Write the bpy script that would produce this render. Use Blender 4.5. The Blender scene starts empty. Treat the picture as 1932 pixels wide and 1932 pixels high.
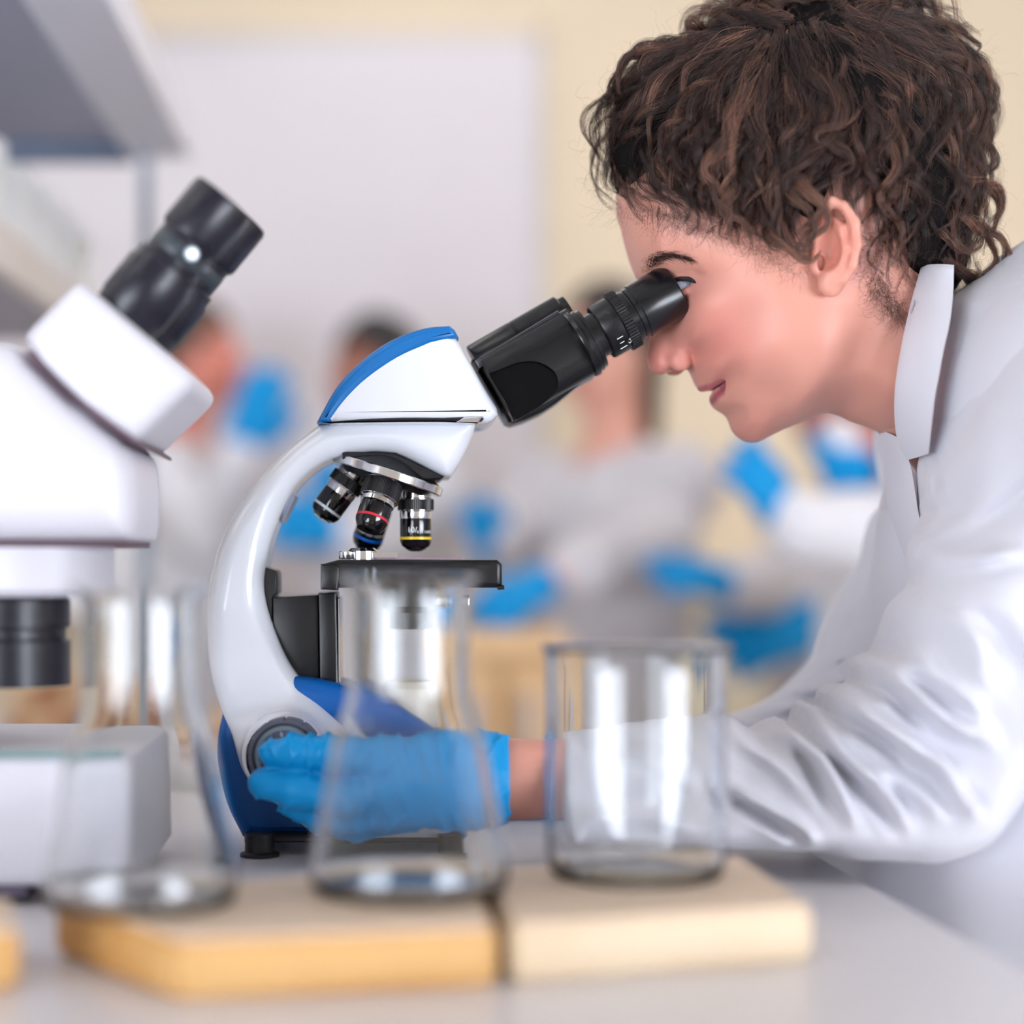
import bpy, bmesh, math, random
import numpy as np
from mathutils import Vector, Matrix

# ------------------------------------------------------------------ camera
SC = bpy.context.scene
FPX = 3636.0                     # focal length in pixels of the 1932 px frame
VX, VY = 760.0, 1060.0           # vanishing point of the depth axis
CAMD, CAMZ = 1.2, 1.075          # distance camera - microscope plane, camera height
TABZ = 0.902                     # bench top height
cam_data = bpy.data.cameras.new('camera')
cam = bpy.data.objects.new('camera', cam_data)
SC.collection.objects.link(cam)
cam.location = (0, -CAMD, CAMZ)
cam.rotation_euler = (math.radians(90), 0, 0)
cam_data.sensor_width = 36.0
cam_data.lens = 36.0 * FPX / 1932.0
cam_data.shift_x = (966.0 - VX) / 1932.0
cam_data.shift_y = (VY - 966.0) / 1932.0
cam_data.clip_start = 0.05
cam_data.dof.use_dof = True
cam_data.dof.focus_distance = 1.155
cam_data.dof.aperture_fstop = 2.05
SC.camera = cam

# ------------------------------------------------------------------ world, light, exposure
world = bpy.data.worlds.new('world')
SC.world = world
world.use_nodes = True
world.node_tree.nodes['Background'].inputs[0].default_value = (0.9, 0.95, 1.0, 1)
world.node_tree.nodes['Background'].inputs[1].default_value = 0.5
SC.view_settings.view_transform = 'Standard'
SC.view_settings.look = 'None'
SC.view_settings.exposure = -1.03
SC.view_settings.gamma = 1.0
SC.view_settings.use_curve_mapping = False
WINDOW_GLOW = (36.0, 50.0)       # daylight behind the two windows in the wall behind the camera
SC.cycles.max_bounces = 8; SC.cycles.diffuse_bounces = 3; SC.cycles.glossy_bounces = 3; SC.cycles.transmission_bounces = 8
SC.cycles.use_adaptive_sampling = True; SC.cycles.adaptive_threshold = 0.07; SC.cycles.adaptive_min_samples = 20
PANEL_POWER = 15.0               # each ceiling panel, watts

def area_light(name, loc, size, power, color=(1, 1, 1), rot=(0, 0, 0)):
    d = bpy.data.lights.new(name, 'AREA')
    d.shape = 'RECTANGLE'; d.size, d.size_y = size
    d.energy = power; d.color = color
    o = bpy.data.objects.new(name, d)
    o.location = loc; o.rotation_euler = rot
    SC.collection.objects.link(o)
    return o
PANELS = [(-1.4, -1.1), (1.5, -1.1), (-1.4, 1.2), (1.5, 1.2), (0.1, 2.7), (-3.2, -0.4), (-3.2, 1.9), (3.8, -0.4), (3.8, 1.9)]  # last four are added to brighten the side walls and glass edges
for i, (x, y) in enumerate(PANELS):
    area_light('ceiling_panel_light', (x, y, 2.845), (1.15, 1.15), PANEL_POWER, (1.0, 0.97, 0.95))
# ------------------------------------------------------------------ helpers
COL = SC.collection
RNG = np.random.default_rng(7)
random.seed(7)

def U(px, py, Y=0.0):
    """world point that shows at photo pixel (px, py) when it stands at depth Y"""
    k = (Y + CAMD) / FPX
    return Vector(((px - VX) * k, Y, CAMZ + (VY - py) * k))
def UN(pts, Y=0.0):
    return [tuple(U(p[0], p[1], p[2] if len(p) > 2 else Y)) for p in pts]
def PX(n, Y=0.0):
    return n * (Y + CAMD) / FPX

def lin(c):
    return tuple((v / 12.92 if v <= 0.04045 else ((v + 0.055) / 1.055) ** 2.4) for v in [x / 255.0 for x in c])

MATS = {}
def mat(name, rgb, rough=0.5, metal=0.0, spec=0.5, noise=0.0, nscale=30.0, bump=0.0, bscale=200.0, coat=0.0, sss=0.0, sheen=0.0, ior=None, trans=0.0, rough_var=0.0):
    if name in MATS: return MATS[name]
    m = bpy.data.materials.new(name); m.use_nodes = True
    nt = m.node_tree; b = nt.nodes['Principled BSDF']
    c = lin(rgb)
    b.inputs['Base Color'].default_value = (*c, 1)
    b.inputs['Roughness'].default_value = rough
    b.inputs['Metallic'].default_value = metal
    b.inputs['Specular IOR Level'].default_value = spec
    if coat: b.inputs['Coat Weight'].default_value = coat; b.inputs['Coat Roughness'].default_value = 0.08
    if sss:
        b.inputs['Subsurface Weight'].default_value = sss
        b.inputs['Subsurface Radius'].default_value = (0.012, 0.005, 0.003)
        b.inputs['Subsurface Scale'].default_value = 1.0
    if sheen: b.inputs['Sheen Weight'].default_value = sheen
    if ior: b.inputs['IOR'].default_value = ior
    if trans: b.inputs['Transmission Weight'].default_value = trans
    tc = nt.nodes.new('ShaderNodeTexCoord')
    if noise:
        n = nt.nodes.new('ShaderNodeTexNoise'); n.inputs['Scale'].default_value = nscale; n.inputs['Detail'].default_value = 3
        nt.links.new(tc.outputs['Object'], n.inputs['Vector'])
        mix = nt.nodes.new('ShaderNodeMix'); mix.data_type = 'RGBA'
        mix.inputs[6].default_value = (*[min(1, v * (1 - noise)) for v in c], 1)
        mix.inputs[7].default_value = (*[min(1, v * (1 + noise)) for v in c], 1)
        nt.links.new(n.outputs['Fac'], mix.inputs[0]); nt.links.new(mix.outputs[2], b.inputs['Base Color'])
    if bump:
        n2 = nt.nodes.new('ShaderNodeTexNoise'); n2.inputs['Scale'].default_value = bscale; n2.inputs['Detail'].default_value = 2
        nt.links.new(tc.outputs['Object'], n2.inputs['Vector'])
        bp = nt.nodes.new('ShaderNodeBump'); bp.inputs['Strength'].default_value = bump; bp.inputs['Distance'].default_value = 0.002
        nt.links.new(n2.outputs['Fac'], bp.inputs['Height']); nt.links.new(bp.outputs['Normal'], b.inputs['Normal'])
    MATS[name] = m
    return m

def emis(name, rgb, strength):
    m = bpy.data.materials.new(name); m.use_nodes = True
    nt = m.node_tree; b = nt.nodes['Principled BSDF']
    b.inputs['Base Color'].default_value = (0, 0, 0, 1)
    b.inputs['Emission Color'].default_value = (*lin(rgb), 1)
    b.inputs['Emission Strength'].default_value = strength
    return m

def wood(name, a, b_, scale=6.0, rough=0.55):
    m = bpy.data.materials.new(name); m.use_nodes = True
    nt = m.node_tree; p = nt.nodes['Principled BSDF']; p.inputs['Roughness'].default_value = rough
    tc = nt.nodes.new('ShaderNodeTexCoord'); mp = nt.nodes.new('ShaderNodeMapping')
    mp.inputs['Scale'].default_value = (scale, scale * 9, scale * 9)
    n = nt.nodes.new('ShaderNodeTexNoise'); n.inputs['Scale'].default_value = 1.0; n.inputs['Detail'].default_value = 6
    r = nt.nodes.new('ShaderNodeValToRGB')
    r.color_ramp.elements[0].position = 0.35; r.color_ramp.elements[0].color = (*lin(a), 1)
    r.color_ramp.elements[1].position = 0.65; r.color_ramp.elements[1].color = (*lin(b_), 1)
    nt.links.new(tc.outputs['Object'], mp.inputs['Vector']); nt.links.new(mp.outputs['Vector'], n.inputs['Vector'])
    nt.links.new(n.outputs['Fac'], r.inputs['Fac']); nt.links.new(r.outputs['Color'], p.inputs['Base Color'])
    return m

def thing(name, loc, label, cat, group=None):
    o = bpy.data.objects.new(name, None); o.empty_display_size = 0.05
    o.location = loc; COL.objects.link(o)
    o['label'] = label; o['category'] = cat
    if group: o['group'] = group
    return o
def tag(o, label, cat, group=None):
    o['label'] = label; o['category'] = cat
    if group: o['group'] = group
    return o

def link(name, me, m=None, parent=None, smooth=True, sharp=None):
    """mesh data in world coordinates -> object whose origin is its parent's (or its own base centre)"""
    o = bpy.data.objects.new(name, me)
    COL.objects.link(o)
    if m is not None: me.materials.append(m)
    if smooth and len(me.polygons):
        me.polygons.foreach_set('use_smooth', [True] * len(me.polygons))
        if sharp is not None: me.set_sharp_from_angle(angle=math.radians(sharp))
        lt = np.empty(len(me.polygons), np.int32); me.polygons.foreach_get('loop_total', lt)
        if (lt > 6).any(): me.polygons.foreach_set('use_smooth', lt <= 6)      # flat caps
    if parent is not None:
        o.parent = parent
        base = Vector((0, 0, 0)); p = parent
        while p is not None:
            base += p.location; p = p.parent
        me.transform(Matrix.Translation(-base))
    else:
        n = len(me.vertices); co = np.empty(n * 3); me.vertices.foreach_get('co', co); co = co.reshape(-1, 3)
        c = Vector(((co[:, 0].min() + co[:, 0].max()) / 2, (co[:, 1].min() + co[:, 1].max()) / 2, co[:, 2].min()))
        me.transform(Matrix.Translation(-c)); o.location = c
    me.update()
    return o

def from_bm(name, bm, m=None, parent=None, smooth=True, sharp=35):
    me = bpy.data.meshes.new(name); bmesh.ops.recalc_face_normals(bm, faces=bm.faces[:])
    bm.to_mesh(me); bm.free()
    return link(name, me, m, parent, smooth, sharp)

def from_np(name, verts, faces, m=None, parent=None, smooth=True, sharp=None):
    me = bpy.data.meshes.new(name)
    verts = np.asarray(verts, dtype=np.float32)
    if isinstance(faces, np.ndarray):
        k = faces.shape[1]
        me.vertices.add(len(verts)); me.vertices.foreach_set('co', verts.ravel())
        me.loops.add(faces.size); me.loops.foreach_set('vertex_index', faces.ravel().astype(np.int32))
        me.polygons.add(len(faces))
        me.polygons.foreach_set('loop_start', np.arange(0, faces.size, k, dtype=np.int32))
        me.polygons.foreach_set('loop_total', np.full(len(faces), k, dtype=np.int32))
        me.update(calc_edges=True); me.validate()
    else:
        me.from_pydata([tuple(v) for v in verts], [], faces)
    return link(name, me, m, parent, smooth, sharp)

# --- solid pieces added to a bmesh -----------------------------------------
def frame_of(axis):
    a = Vector(axis).normalized()
    t = Vector((0, 1, 0)) if abs(a.y) < 0.9 else Vector((1, 0, 0))
    u = t.cross(a).normalized(); v = a.cross(u).normalized()
    return u, v, a
def add_box(bm, lo, hi, bevel=0.0, segs=2, rot=None, piv=None):
    r = bmesh.ops.create_cube(bm, size=1.0)
    vs = r['verts']; c = (Vector(lo) + Vector(hi)) / 2; d = Vector(hi) - Vector(lo)
    for v in vs: v.co = Vector((v.co.x * d.x, v.co.y * d.y, v.co.z * d.z)) + c
    if rot is not None:
        bmesh.ops.rotate(bm, verts=vs, cent=piv if piv is not None else c, matrix=rot)
    if bevel:
        es = list({e for v in vs for e in v.link_edges})
        bmesh.ops.bevel(bm, geom=es, offset=bevel, segments=segs, profile=0.5, affect='EDGES')
def add_lathe(bm, prof, origin, axis=(0, 0, 1), segs=40, close=True):
    """prof: list of (radius, height along axis)"""
    u, v, a = frame_of(axis); o = Vector(origin); rings = []
    for r, h in prof:
        if r < 1e-7: rings.append([bm.verts.new(o + a * h)])
        else: rings.append([bm.verts.new(o + a * h + (u * math.cos(t) + v * math.sin(t)) * r) for t in [2 * math.pi * k / segs for k in range(segs)]])
    for A, B in zip(rings[:-1], rings[1:]):
        for k in range(segs):
            k2 = (k + 1) % segs
            f = [A[k % len(A)], A[k2 % len(A)], B[k2 % len(B)], B[k % len(B)]]
            f = list(dict.fromkeys(f))
            if len(f) >= 3:
                try: bm.faces.new(f)
                except ValueError: pass
    if close:
        for R in (rings[0], rings[-1]):
            if len(R) > 2:
                try: bm.faces.new(R)
                except ValueError: pass
def add_tube(bm, pts, rad, segs=10, cap=True):
    pts = [Vector(p) for p in pts]; n = len(pts); rings = []
    rads = rad if hasattr(rad, '__len__') else [rad] * n
    pu = None
    for i, p in enumerate(pts):
        d = (pts[min(i + 1, n - 1)] - pts[max(i - 1, 0)]).normalized()
        if pu is None: u, v, _ = frame_of(d)
        else:
            u = (pu - d * pu.dot(d)).normalized(); v = d.cross(u)
        pu = u
        rings.append([bm.verts.new(p + (u * math.cos(t) + v * math.sin(t)) * rads[i]) for t in [2 * math.pi * k / segs for k in range(segs)]])
    for A, B in zip(rings[:-1], rings[1:]):
        for k in range(segs): bm.faces.new((A[k], A[(k + 1) % segs], B[(k + 1) % segs], B[k]))
    if cap: bm.faces.new(rings[0][::-1]); bm.faces.new(rings[-1])

def catmull(pts, n=6, closed=False):
    P = np.array(pts, dtype=float); m = len(P); out = []
    rng = range(m if closed else m - 1)
    for i in rng:
        p1, p2 = P[i], P[(i + 1) % m]
        p0 = P[(i - 1) % m] if closed or i > 0 else 2 * p1 - p2
        p3 = P[(i + 2) % m] if closed or i < m - 2 else 2 * p2 - p1
        for k in range(n):
            t = k / n
            out.append(0.5 * ((2 * p1) + (-p0 + p2) * t + (2 * p0 - 5 * p1 + 4 * p2 - p3) * t * t + (-p0 + 3 * p1 - 3 * p2 + p3) * t ** 3))
    if not closed: out.append(P[-1])
    return [tuple(x) for x in out]

def rprism(bm, poly, y0, y1, r=0.003, segs=4, taper=0.0):
    """outline in (x, z) extruded from y0 to y1 with edges rounded by r (insets along the corner bisector)"""
    P = np.array([(p[0], p[-1]) for p in poly], dtype=float)
    A = 0.5 * np.sum(P[:, 0] * np.roll(P[:, 1], -1) - np.roll(P[:, 0], -1) * P[:, 1])
    if A < 0: P = P[::-1]
    e = np.roll(P, -1, 0) - P; e /= np.linalg.norm(e, axis=1)[:, None] + 1e-12
    nrm = np.stack([e[:, 1], -e[:, 0]], 1); pn = np.roll(nrm, 1, 0)
    b = nrm + pn; b /= np.linalg.norm(b, axis=1)[:, None] + 1e-12
    k = 1.0 / np.clip(np.sum(b * nrm, 1), 0.5, 1)
    off = b * k[:, None]
    rings = []
    lv = []
    for i in range(segs + 1):
        t = math.pi / 2 * i / segs
        lv.append((r * (1 - math.sin(t)), r * (1 - math.cos(t))))     # inset, advance
    seq = [(ins, y0 + adv) for ins, adv in lv] + [(ins, y1 - adv) for ins, adv in lv[::-1]]
    for ins, y in seq:
        Q = P - off * ins
        rings.append([bm.verts.new((q[0], y, q[1])) for q in Q])
    n = len(P)
    for R1, R2 in zip(rings[:-1], rings[1:]):
        for j in range(n): bm.faces.new((R1[j], R1[(j + 1) % n], R2[(j + 1) % n], R2[j]))
    bm.faces.new(rings[0][::-1]); bm.faces.new(rings[-1])

def apoly(pts, Y):
    """photo outline -> list of (x, z) at depth Y"""
    return [(U(p[0], p[1], Y).x, U(p[0], p[1], Y).z) for p in pts]

# --- implicit surfaces ------------------------------------------------------
def surfnet(F, org, h):
    nx, ny, nz = F.shape; ins = F < 0
    cnt = np.zeros((nx - 1, ny - 1, nz - 1), np.int8)
    offs = [(i, j, k) for i in (0, 1) for j in (0, 1) for k in (0, 1)]
    for i, j, k in offs: cnt += ins[i:nx - 1 + i, j:ny - 1 + j, k:nz - 1 + k]
    act = np.argwhere((cnt > 0) & (cnt < 8))
    idx = np.full(cnt.shape, -1, np.int64); idx[act[:, 0], act[:, 1], act[:, 2]] = np.arange(len(act))
    val = {o: F[act[:, 0] + o[0], act[:, 1] + o[1], act[:, 2] + o[2]] for o in offs}
    acc = np.zeros((len(act), 3)); num = np.zeros(len(act))
    for a in offs:
        for ax in range(3):
            if a[ax]: continue
            b = list(a); b[ax] = 1; b = tuple(b)
            fa, fb = val[a], val[b]; c = (fa < 0) != (fb < 0)
            t = np.where(c, fa / np.where(c, fa - fb, 1), 0)
            p = np.array(a, float)[None, :].repeat(len(act), 0); p[:, ax] = t
            acc += p * c[:, None]; num += c
    V = (act + acc / num[:, None]) * h + np.array(org)
    faces = []
    for ax in range(3):
        o1, o2 = [d for d in range(3) if d != ax]
        s0 = [slice(1, -1)] * 3; s1 = [slice(1, -1)] * 3
        s0[ax] = slice(0, -1); s1[ax] = slice(1, None)
        a, b = ins[tuple(s0)], ins[tuple(s1)]
        e = np.argwhere(a != b)
        flip = a[e[:, 0], e[:, 1], e[:, 2]]
        e = e.copy(); e[:, o1] += 1; e[:, o2] += 1
        def cell(d1, d2):
            q = e.copy(); q[:, o1] += d1; q[:, o2] += d2
            return idx[q[:, 0], q[:, 1], q[:, 2]]
        quad = np.stack([cell(-1, -1), cell(0, -1), cell(0, 0), cell(-1, 0)], 1)
        fl = flip if ax != 1 else ~flip
        quad = np.where(fl[:, None], quad, quad[:, ::-1])
        faces.append(quad)
    Q = np.concatenate(faces); Q = Q[(Q >= 0).all(1)]
    return V, Q

def relax(V, Q, it=2, lam=0.5):
    for _ in range(it):
        S = np.zeros_like(V); n = np.zeros(len(V))
        for k in range(4):
            a, b = Q[:, k], Q[:, (k + 1) % 4]
            for d in range(3):
                S[:, d] += np.bincount(a, V[b, d], len(V)) + np.bincount(b, V[a, d], len(V))
            n += np.bincount(a, minlength=len(V)) + np.bincount(b, minlength=len(V))
        V = V + lam * (S / np.maximum(n, 1)[:, None] - V)
    return V

def normals(V, Q):
    n = np.cross(V[Q[:, 2]] - V[Q[:, 0]], V[Q[:, 3]] - V[Q[:, 1]])
    N = np.zeros_like(V)
    for k in range(4):
        for d in range(3): N[:, d] += np.bincount(Q[:, k], n[:, d], len(V))
    return N / (np.linalg.norm(N, axis=1)[:, None] + 1e-12)

class Grid:
    def __init__(s, lo, hi, h):
        s.h = h; s.lo = np.array(lo, float)
        n = np.ceil((np.array(hi) - s.lo) / h).astype(int) + 1
        s.x, s.y, s.z = [(s.lo[d] + h * np.arange(n[d])).astype(np.float32) for d in range(3)]
        s.X, s.Y, s.Z = s.x[:, None, None], s.y[None, :, None], s.z[None, None, :]
        s.shape = tuple(n)
    def full(s, v=1e3): return np.full(s.shape, v, np.float32)
    def mesh(s, F, it=2): 
        V, Q = surfnet(F, s.lo, s.h)
        return relax(V, Q, it), Q
def sd_cone(g, a, b, ra, rb, stretch=None):
    """capsule from a to b with radius ra -> rb; stretch scales the y distance"""
    a = np.array(a, float); b = np.array(b, float); d = b - a
    sy = stretch or 1.0
    px, py, pz = g.X - a[0], (g.Y - a[1]) / sy, g.Z - a[2]
    dd = np.array([d[0], d[1] / sy, d[2]]); L = dd @ dd + 1e-12
    t = np.clip((px * dd[0] + py * dd[1] + pz * dd[2]) / L, 0, 1)
    return np.sqrt((px - t * dd[0]) ** 2 + (py - t * dd[1]) ** 2 + (pz - t * dd[2]) ** 2) - (ra + (rb - ra) * t)
def sd_ell(g, c, r, rot=None):
    p = [g.X - c[0], g.Y - c[1], g.Z - c[2]]
    if rot is not None:
        M = rot
        p = [M[0][i] * p[0] + M[1][i] * p[1] + M[2][i] * p[2] for i in range(3)]
    k0 = np.sqrt((p[0] / r[0]) ** 2 + (p[1] / r[1]) ** 2 + (p[2] / r[2]) ** 2)
    k1 = np.sqrt((p[0] / r[0] ** 2) ** 2 + (p[1] / r[1] ** 2) ** 2 + (p[2] / r[2] ** 2) ** 2) + 1e-9
    return k0 * (k0 - 1) / k1
def sd_chain(g, pts, rads, k=0.0, stretch=None):
    F = None
    for i in range(len(pts) - 1):
        f = sd_cone(g, pts[i], pts[i + 1], rads[i], rads[i + 1], stretch)
        F = f if F is None else (smin(F, f, k) if k else np.minimum(F, f))
    return F
def smin(a, b, k):
    h = np.clip(0.5 + 0.5 * (b - a) / k, 0, 1)
    return b + (a - b) * h - k * h * (1 - h)
def smax(a, b, k): return -smin(-a, -b, k)

def poly_sd(poly, X, Z):
    """signed distance (negative inside) of 2-D points to a closed polygon"""
    P = np.array(poly, float); D = np.full(X.shape, 1e9); c = np.zeros(X.shape, bool)
    for i in range(len(P)):
        a, b = P[i], P[(i + 1) % len(P)]; e = b - a
        t = np.clip(((X - a[0]) * e[0] + (Z - a[1]) * e[1]) / (e @ e + 1e-15), 0, 1)
        D = np.minimum(D, (X - a[0] - t * e[0]) ** 2 + (Z - a[1] - t * e[1]) ** 2)
        if a[1] != b[1]:
            c ^= ((a[1] > Z) != (b[1] > Z)) & (X < (b[0] - a[0]) * (Z - a[1]) / (b[1] - a[1]) + a[0])
    D = np.sqrt(D)
    return np.where(c, -D, D)
def line_dist(pts, X, Z):
    P = np.array(pts, float); D = np.full(X.shape, 1e9); T = np.zeros(X.shape); S = np.zeros(X.shape)
    n = len(P) - 1
    for i in range(n):
        a, b = P[i], P[i + 1]; e = b - a
        t = np.clip(((X - a[0]) * e[0] + (Z - a[1]) * e[1]) / (e @ e + 1e-15), 0, 1)
        d = (X - a[0] - t * e[0]) ** 2 + (Z - a[1] - t * e[1]) ** 2
        up = d < D
        T = np.where(up, (i + t) / n, T)
        S = np.where(up, np.sign(e[0] * (Z - a[1]) - e[1] * (X - a[0])), S)
        D = np.where(up, d, D)
    return np.sqrt(D), T, S
def rbf(ctrl, vals, X, Z, lam=1e-4):
    """thin-plate interpolation of scattered values over the (x, z) plane"""
    C = np.array(ctrl, float); sc = np.ptp(C, 0).max(); c0 = C.mean(0); C = (C - c0) / sc
    def ph(r2): return 0.5 * r2 * np.log(r2 + 1e-12)
    n = len(C); K = ph(((C[:, None] - C[None]) ** 2).sum(-1)) + lam * np.eye(n)
    P = np.c_[np.ones(n), C]; A = np.block([[K, P], [P.T, np.zeros((3, 3))]])
    w = np.linalg.solve(A, np.r_[np.array(vals, float), 0, 0, 0])
    x, z = (X - c0[0]) / sc, (Z - c0[1]) / sc
    out = w[n] + w[n + 1] * x + w[n + 2] * z
    for i in range(n): out = out + w[i] * ph((x - C[i, 0]) ** 2 + (z - C[i, 1]) ** 2)
    return out
def vnoise(V, scale, seed=0):
    """cheap smooth noise from a few random sine waves"""
    r = np.random.default_rng(seed); out = np.zeros(len(V))
    for k in range(7):
        d = r.normal(size=3); d /= np.linalg.norm(d)
        out += np.sin(V @ d * scale * r.uniform(0.6, 1.7) + r.uniform(0, 6.28) + 0.9 * np.sin(V @ np.roll(d, 1) * scale * 0.8))
    return out / 7 ** 0.5

def paint(me, name, vals):
    """per-vertex colour attribute (own colour plus any painted shade)"""
    a = me.color_attributes.new(name, 'FLOAT_COLOR', 'POINT')
    a.data.foreach_set('color', np.c_[vals, np.ones(len(vals))].astype(np.float32).ravel())

def text_mesh(s, size, extrude=0.0002):
    cu = bpy.data.curves.new('lettering', 'FONT'); cu.body = s; cu.size = size; cu.extrude = extrude; cu.resolution_u = 3
    cu.align_x = 'CENTER'; cu.align_y = 'CENTER'
    o = bpy.data.objects.new('lettering_tmp', cu); COL.objects.link(o)
    dg = bpy.context.evaluated_depsgraph_get()
    me = bpy.data.meshes.new_from_object(o.evaluated_get(dg))
    bpy.data.objects.remove(o); bpy.data.curves.remove(cu)
    return me
# ------------------------------------------------------------------ the room
RX0, RX1, RY0, RY1, RH = -4.0, 4.6, -2.6, 3.8, 2.9
def struct(o):
    o['kind'] = 'structure'; return o
def boxes(name, lst, m, parent=None, bevel=0.0, smooth=False):
    bm = bmesh.new()
    for lo, hi in lst: add_box(bm, lo, hi, bevel)
    return from_bm(name, bm, m, parent, smooth)

M_wall = mat('cream_wall_paint', (236, 218, 192), 0.85, noise=0.03, nscale=3, bump=0.05, bscale=300)
M_white_wall = mat('white_wall_paint', (238, 234, 228), 0.85, noise=0.02, nscale=3)
M_floor = mat('grey_lino', (196, 190, 184), 0.45, noise=0.08, nscale=25)
M_ceil = mat('white_ceiling', (245, 244, 242), 0.9)
t = 0.12
struct(boxes('floor', [((RX0, RY0, -0.1), (RX1, RY1, 0))], M_floor))
struct(boxes('ceiling', [((RX0, RY0, RH), (RX1, RY1, RH + 0.1))], M_ceil))
struct(boxes('wall_back', [((RX0 - t, RY1, 0), (RX1 + t, RY1 + t, RH))], M_wall))
struct(boxes('wall_left', [((RX0 - t, RY0, 0), (RX0, RY1, RH))], M_white_wall))
struct(boxes('wall_right', [((RX1, RY0, 0), (RX1 + t, RY1, RH))], M_wall))
WINS = [(-3.3, -0.85), (1.4, 4.2)]
WZ0, WZ1 = 0.50, 1.52
(a0, a1), (b0, b1) = WINS
struct(boxes('wall_front', [((RX0 - t, RY0 - t, 0), (RX1 + t, RY0, WZ0)), ((RX0 - t, RY0 - t, WZ1), (RX1 + t, RY0, RH)),
      ((RX0 - t, RY0 - t, WZ0), (a0, RY0, WZ1)), ((a1, RY0 - t, WZ0), (b0, RY0, WZ1)), ((b1, RY0 - t, WZ0), (RX1 + t, RY0, WZ1))], M_white_wall))
struct(boxes('baseboard_back', [((RX0, RY1 - 0.015, 0), (RX1, RY1, 0.1))], M_white_wall))
M_day = [emis('daylight_pane', (236, 243, 255), g_) for g_ in WINDOW_GLOW]
M_frame = mat('white_window_frame', (240, 240, 240), 0.4)
M_slat = mat('white_blind_slat', (244, 244, 242), 0.4)
slat_me = None
for wi, (x0, x1) in enumerate(WINS):
    f = 0.05
    fr = [((x0, RY0 - 0.1, WZ0), (x0 + f, RY0 - 0.02, WZ1)), ((x1 - f, RY0 - 0.1, WZ0), (x1, RY0 - 0.02, WZ1)),
          ((x0, RY0 - 0.1, WZ0), (x1, RY0 - 0.02, WZ0 + f)), ((x0, RY0 - 0.1, WZ1 - f), (x1, RY0 - 0.02, WZ1))]
    w = struct(boxes('window_%d' % (wi + 1), fr, M_frame))
    boxes('pane', [((x0 + f, RY0 - 0.09, WZ0 + f), (x1 - f, RY0 - 0.085, WZ1 - f))], M_day[wi], w)
    n = 30
    for k in range(n):
        z = WZ0 + 0.08 + k * (WZ1 - WZ0 - 0.12) / n
        bm = bmesh.new()
        add_box(bm, (x0 + 0.02, RY0 + 0.008, z - 0.001), (x1 - 0.02, RY0 + 0.034, z + 0.001), rot=Matrix.Rotation(math.radians(14), 3, 'X'))
        from_bm('slat', bm, M_slat, w, False)
    boxes('blind_rail', [((x0, RY0, WZ1 - 0.02), (x1, RY0 + 0.045, WZ1 + 0.03))], M_frame, w)

M_diff = mat('panel_diffuser', (250, 250, 248), 0.5)
for (x, y) in PANELS:
    c = thing('ceiling_light', (x, y, RH - 0.05), 'square ceiling light panel above ' + ['the bench, window side', 'the person at the microscope', 'the tall shelf unit', 'the far bench by the standing people', 'the whiteboard', 'the white left wall near the windows, added for fill', 'the white left wall near the whiteboard, added for fill', 'the cream right wall near the windows, added for fill', 'the cream right wall near the maple bench, added for fill'][PANELS.index((x, y))], 'light')
    boxes('frame', [((x - 0.62, y - 0.62, RH - 0.05), (x + 0.62, y - 0.58, RH)), ((x - 0.62, y + 0.58, RH - 0.05), (x + 0.62, y + 0.62, RH)),
                    ((x - 0.62, y - 0.58, RH - 0.05), (x - 0.58, y + 0.58, RH)), ((x + 0.58, y - 0.58, RH - 0.05), (x + 0.62, y + 0.58, RH))], M_frame, c)
    boxes('diffuser', [((x - 0.58, y - 0.58, RH - 0.045), (x + 0.58, y + 0.58, RH - 0.02))], M_diff, c)

# whiteboard on the back wall
YB = RY1 - 0.03
M_board = mat('whiteboard_enamel', (228, 222, 228), 0.25, coat=0.3)
M_alu = mat('aluminium_trim', (205, 200, 198), 0.35, metal=0.6)
p0, p1 = U(300, 80, YB), U(1012, 1130, YB)
wb = thing('whiteboard', (0.5 * (p0.x + p1.x) - 0.3, YB, p1.z), 'large blank whiteboard on the cream back wall', 'whiteboard')
xl = p0.x - 1.2
boxes('writing_surface', [((xl, YB - 0.004, p1.z), (p1.x, YB + 0.03, p0.z))], M_board, wb)
e = 0.022
boxes('frame', [((xl - e, YB - 0.015, p1.z - e), (xl, YB + 0.03, p0.z + e)), ((p1.x, YB - 0.015, p1.z - e), (p1.x + e, YB + 0.03, p0.z + e)),
                ((xl - e, YB - 0.015, p0.z), (p1.x + e, YB + 0.03, p0.z + e)), ((xl - e, YB - 0.015, p1.z - e), (p1.x + e, YB + 0.03, p1.z))], M_alu, wb)
boxes('pen_tray', [((xl + 0.1, YB - 0.07, p1.z - 0.03), (p1.x - 0.1, YB + 0.03, p1.z - 0.012))], M_alu, wb)

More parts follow.
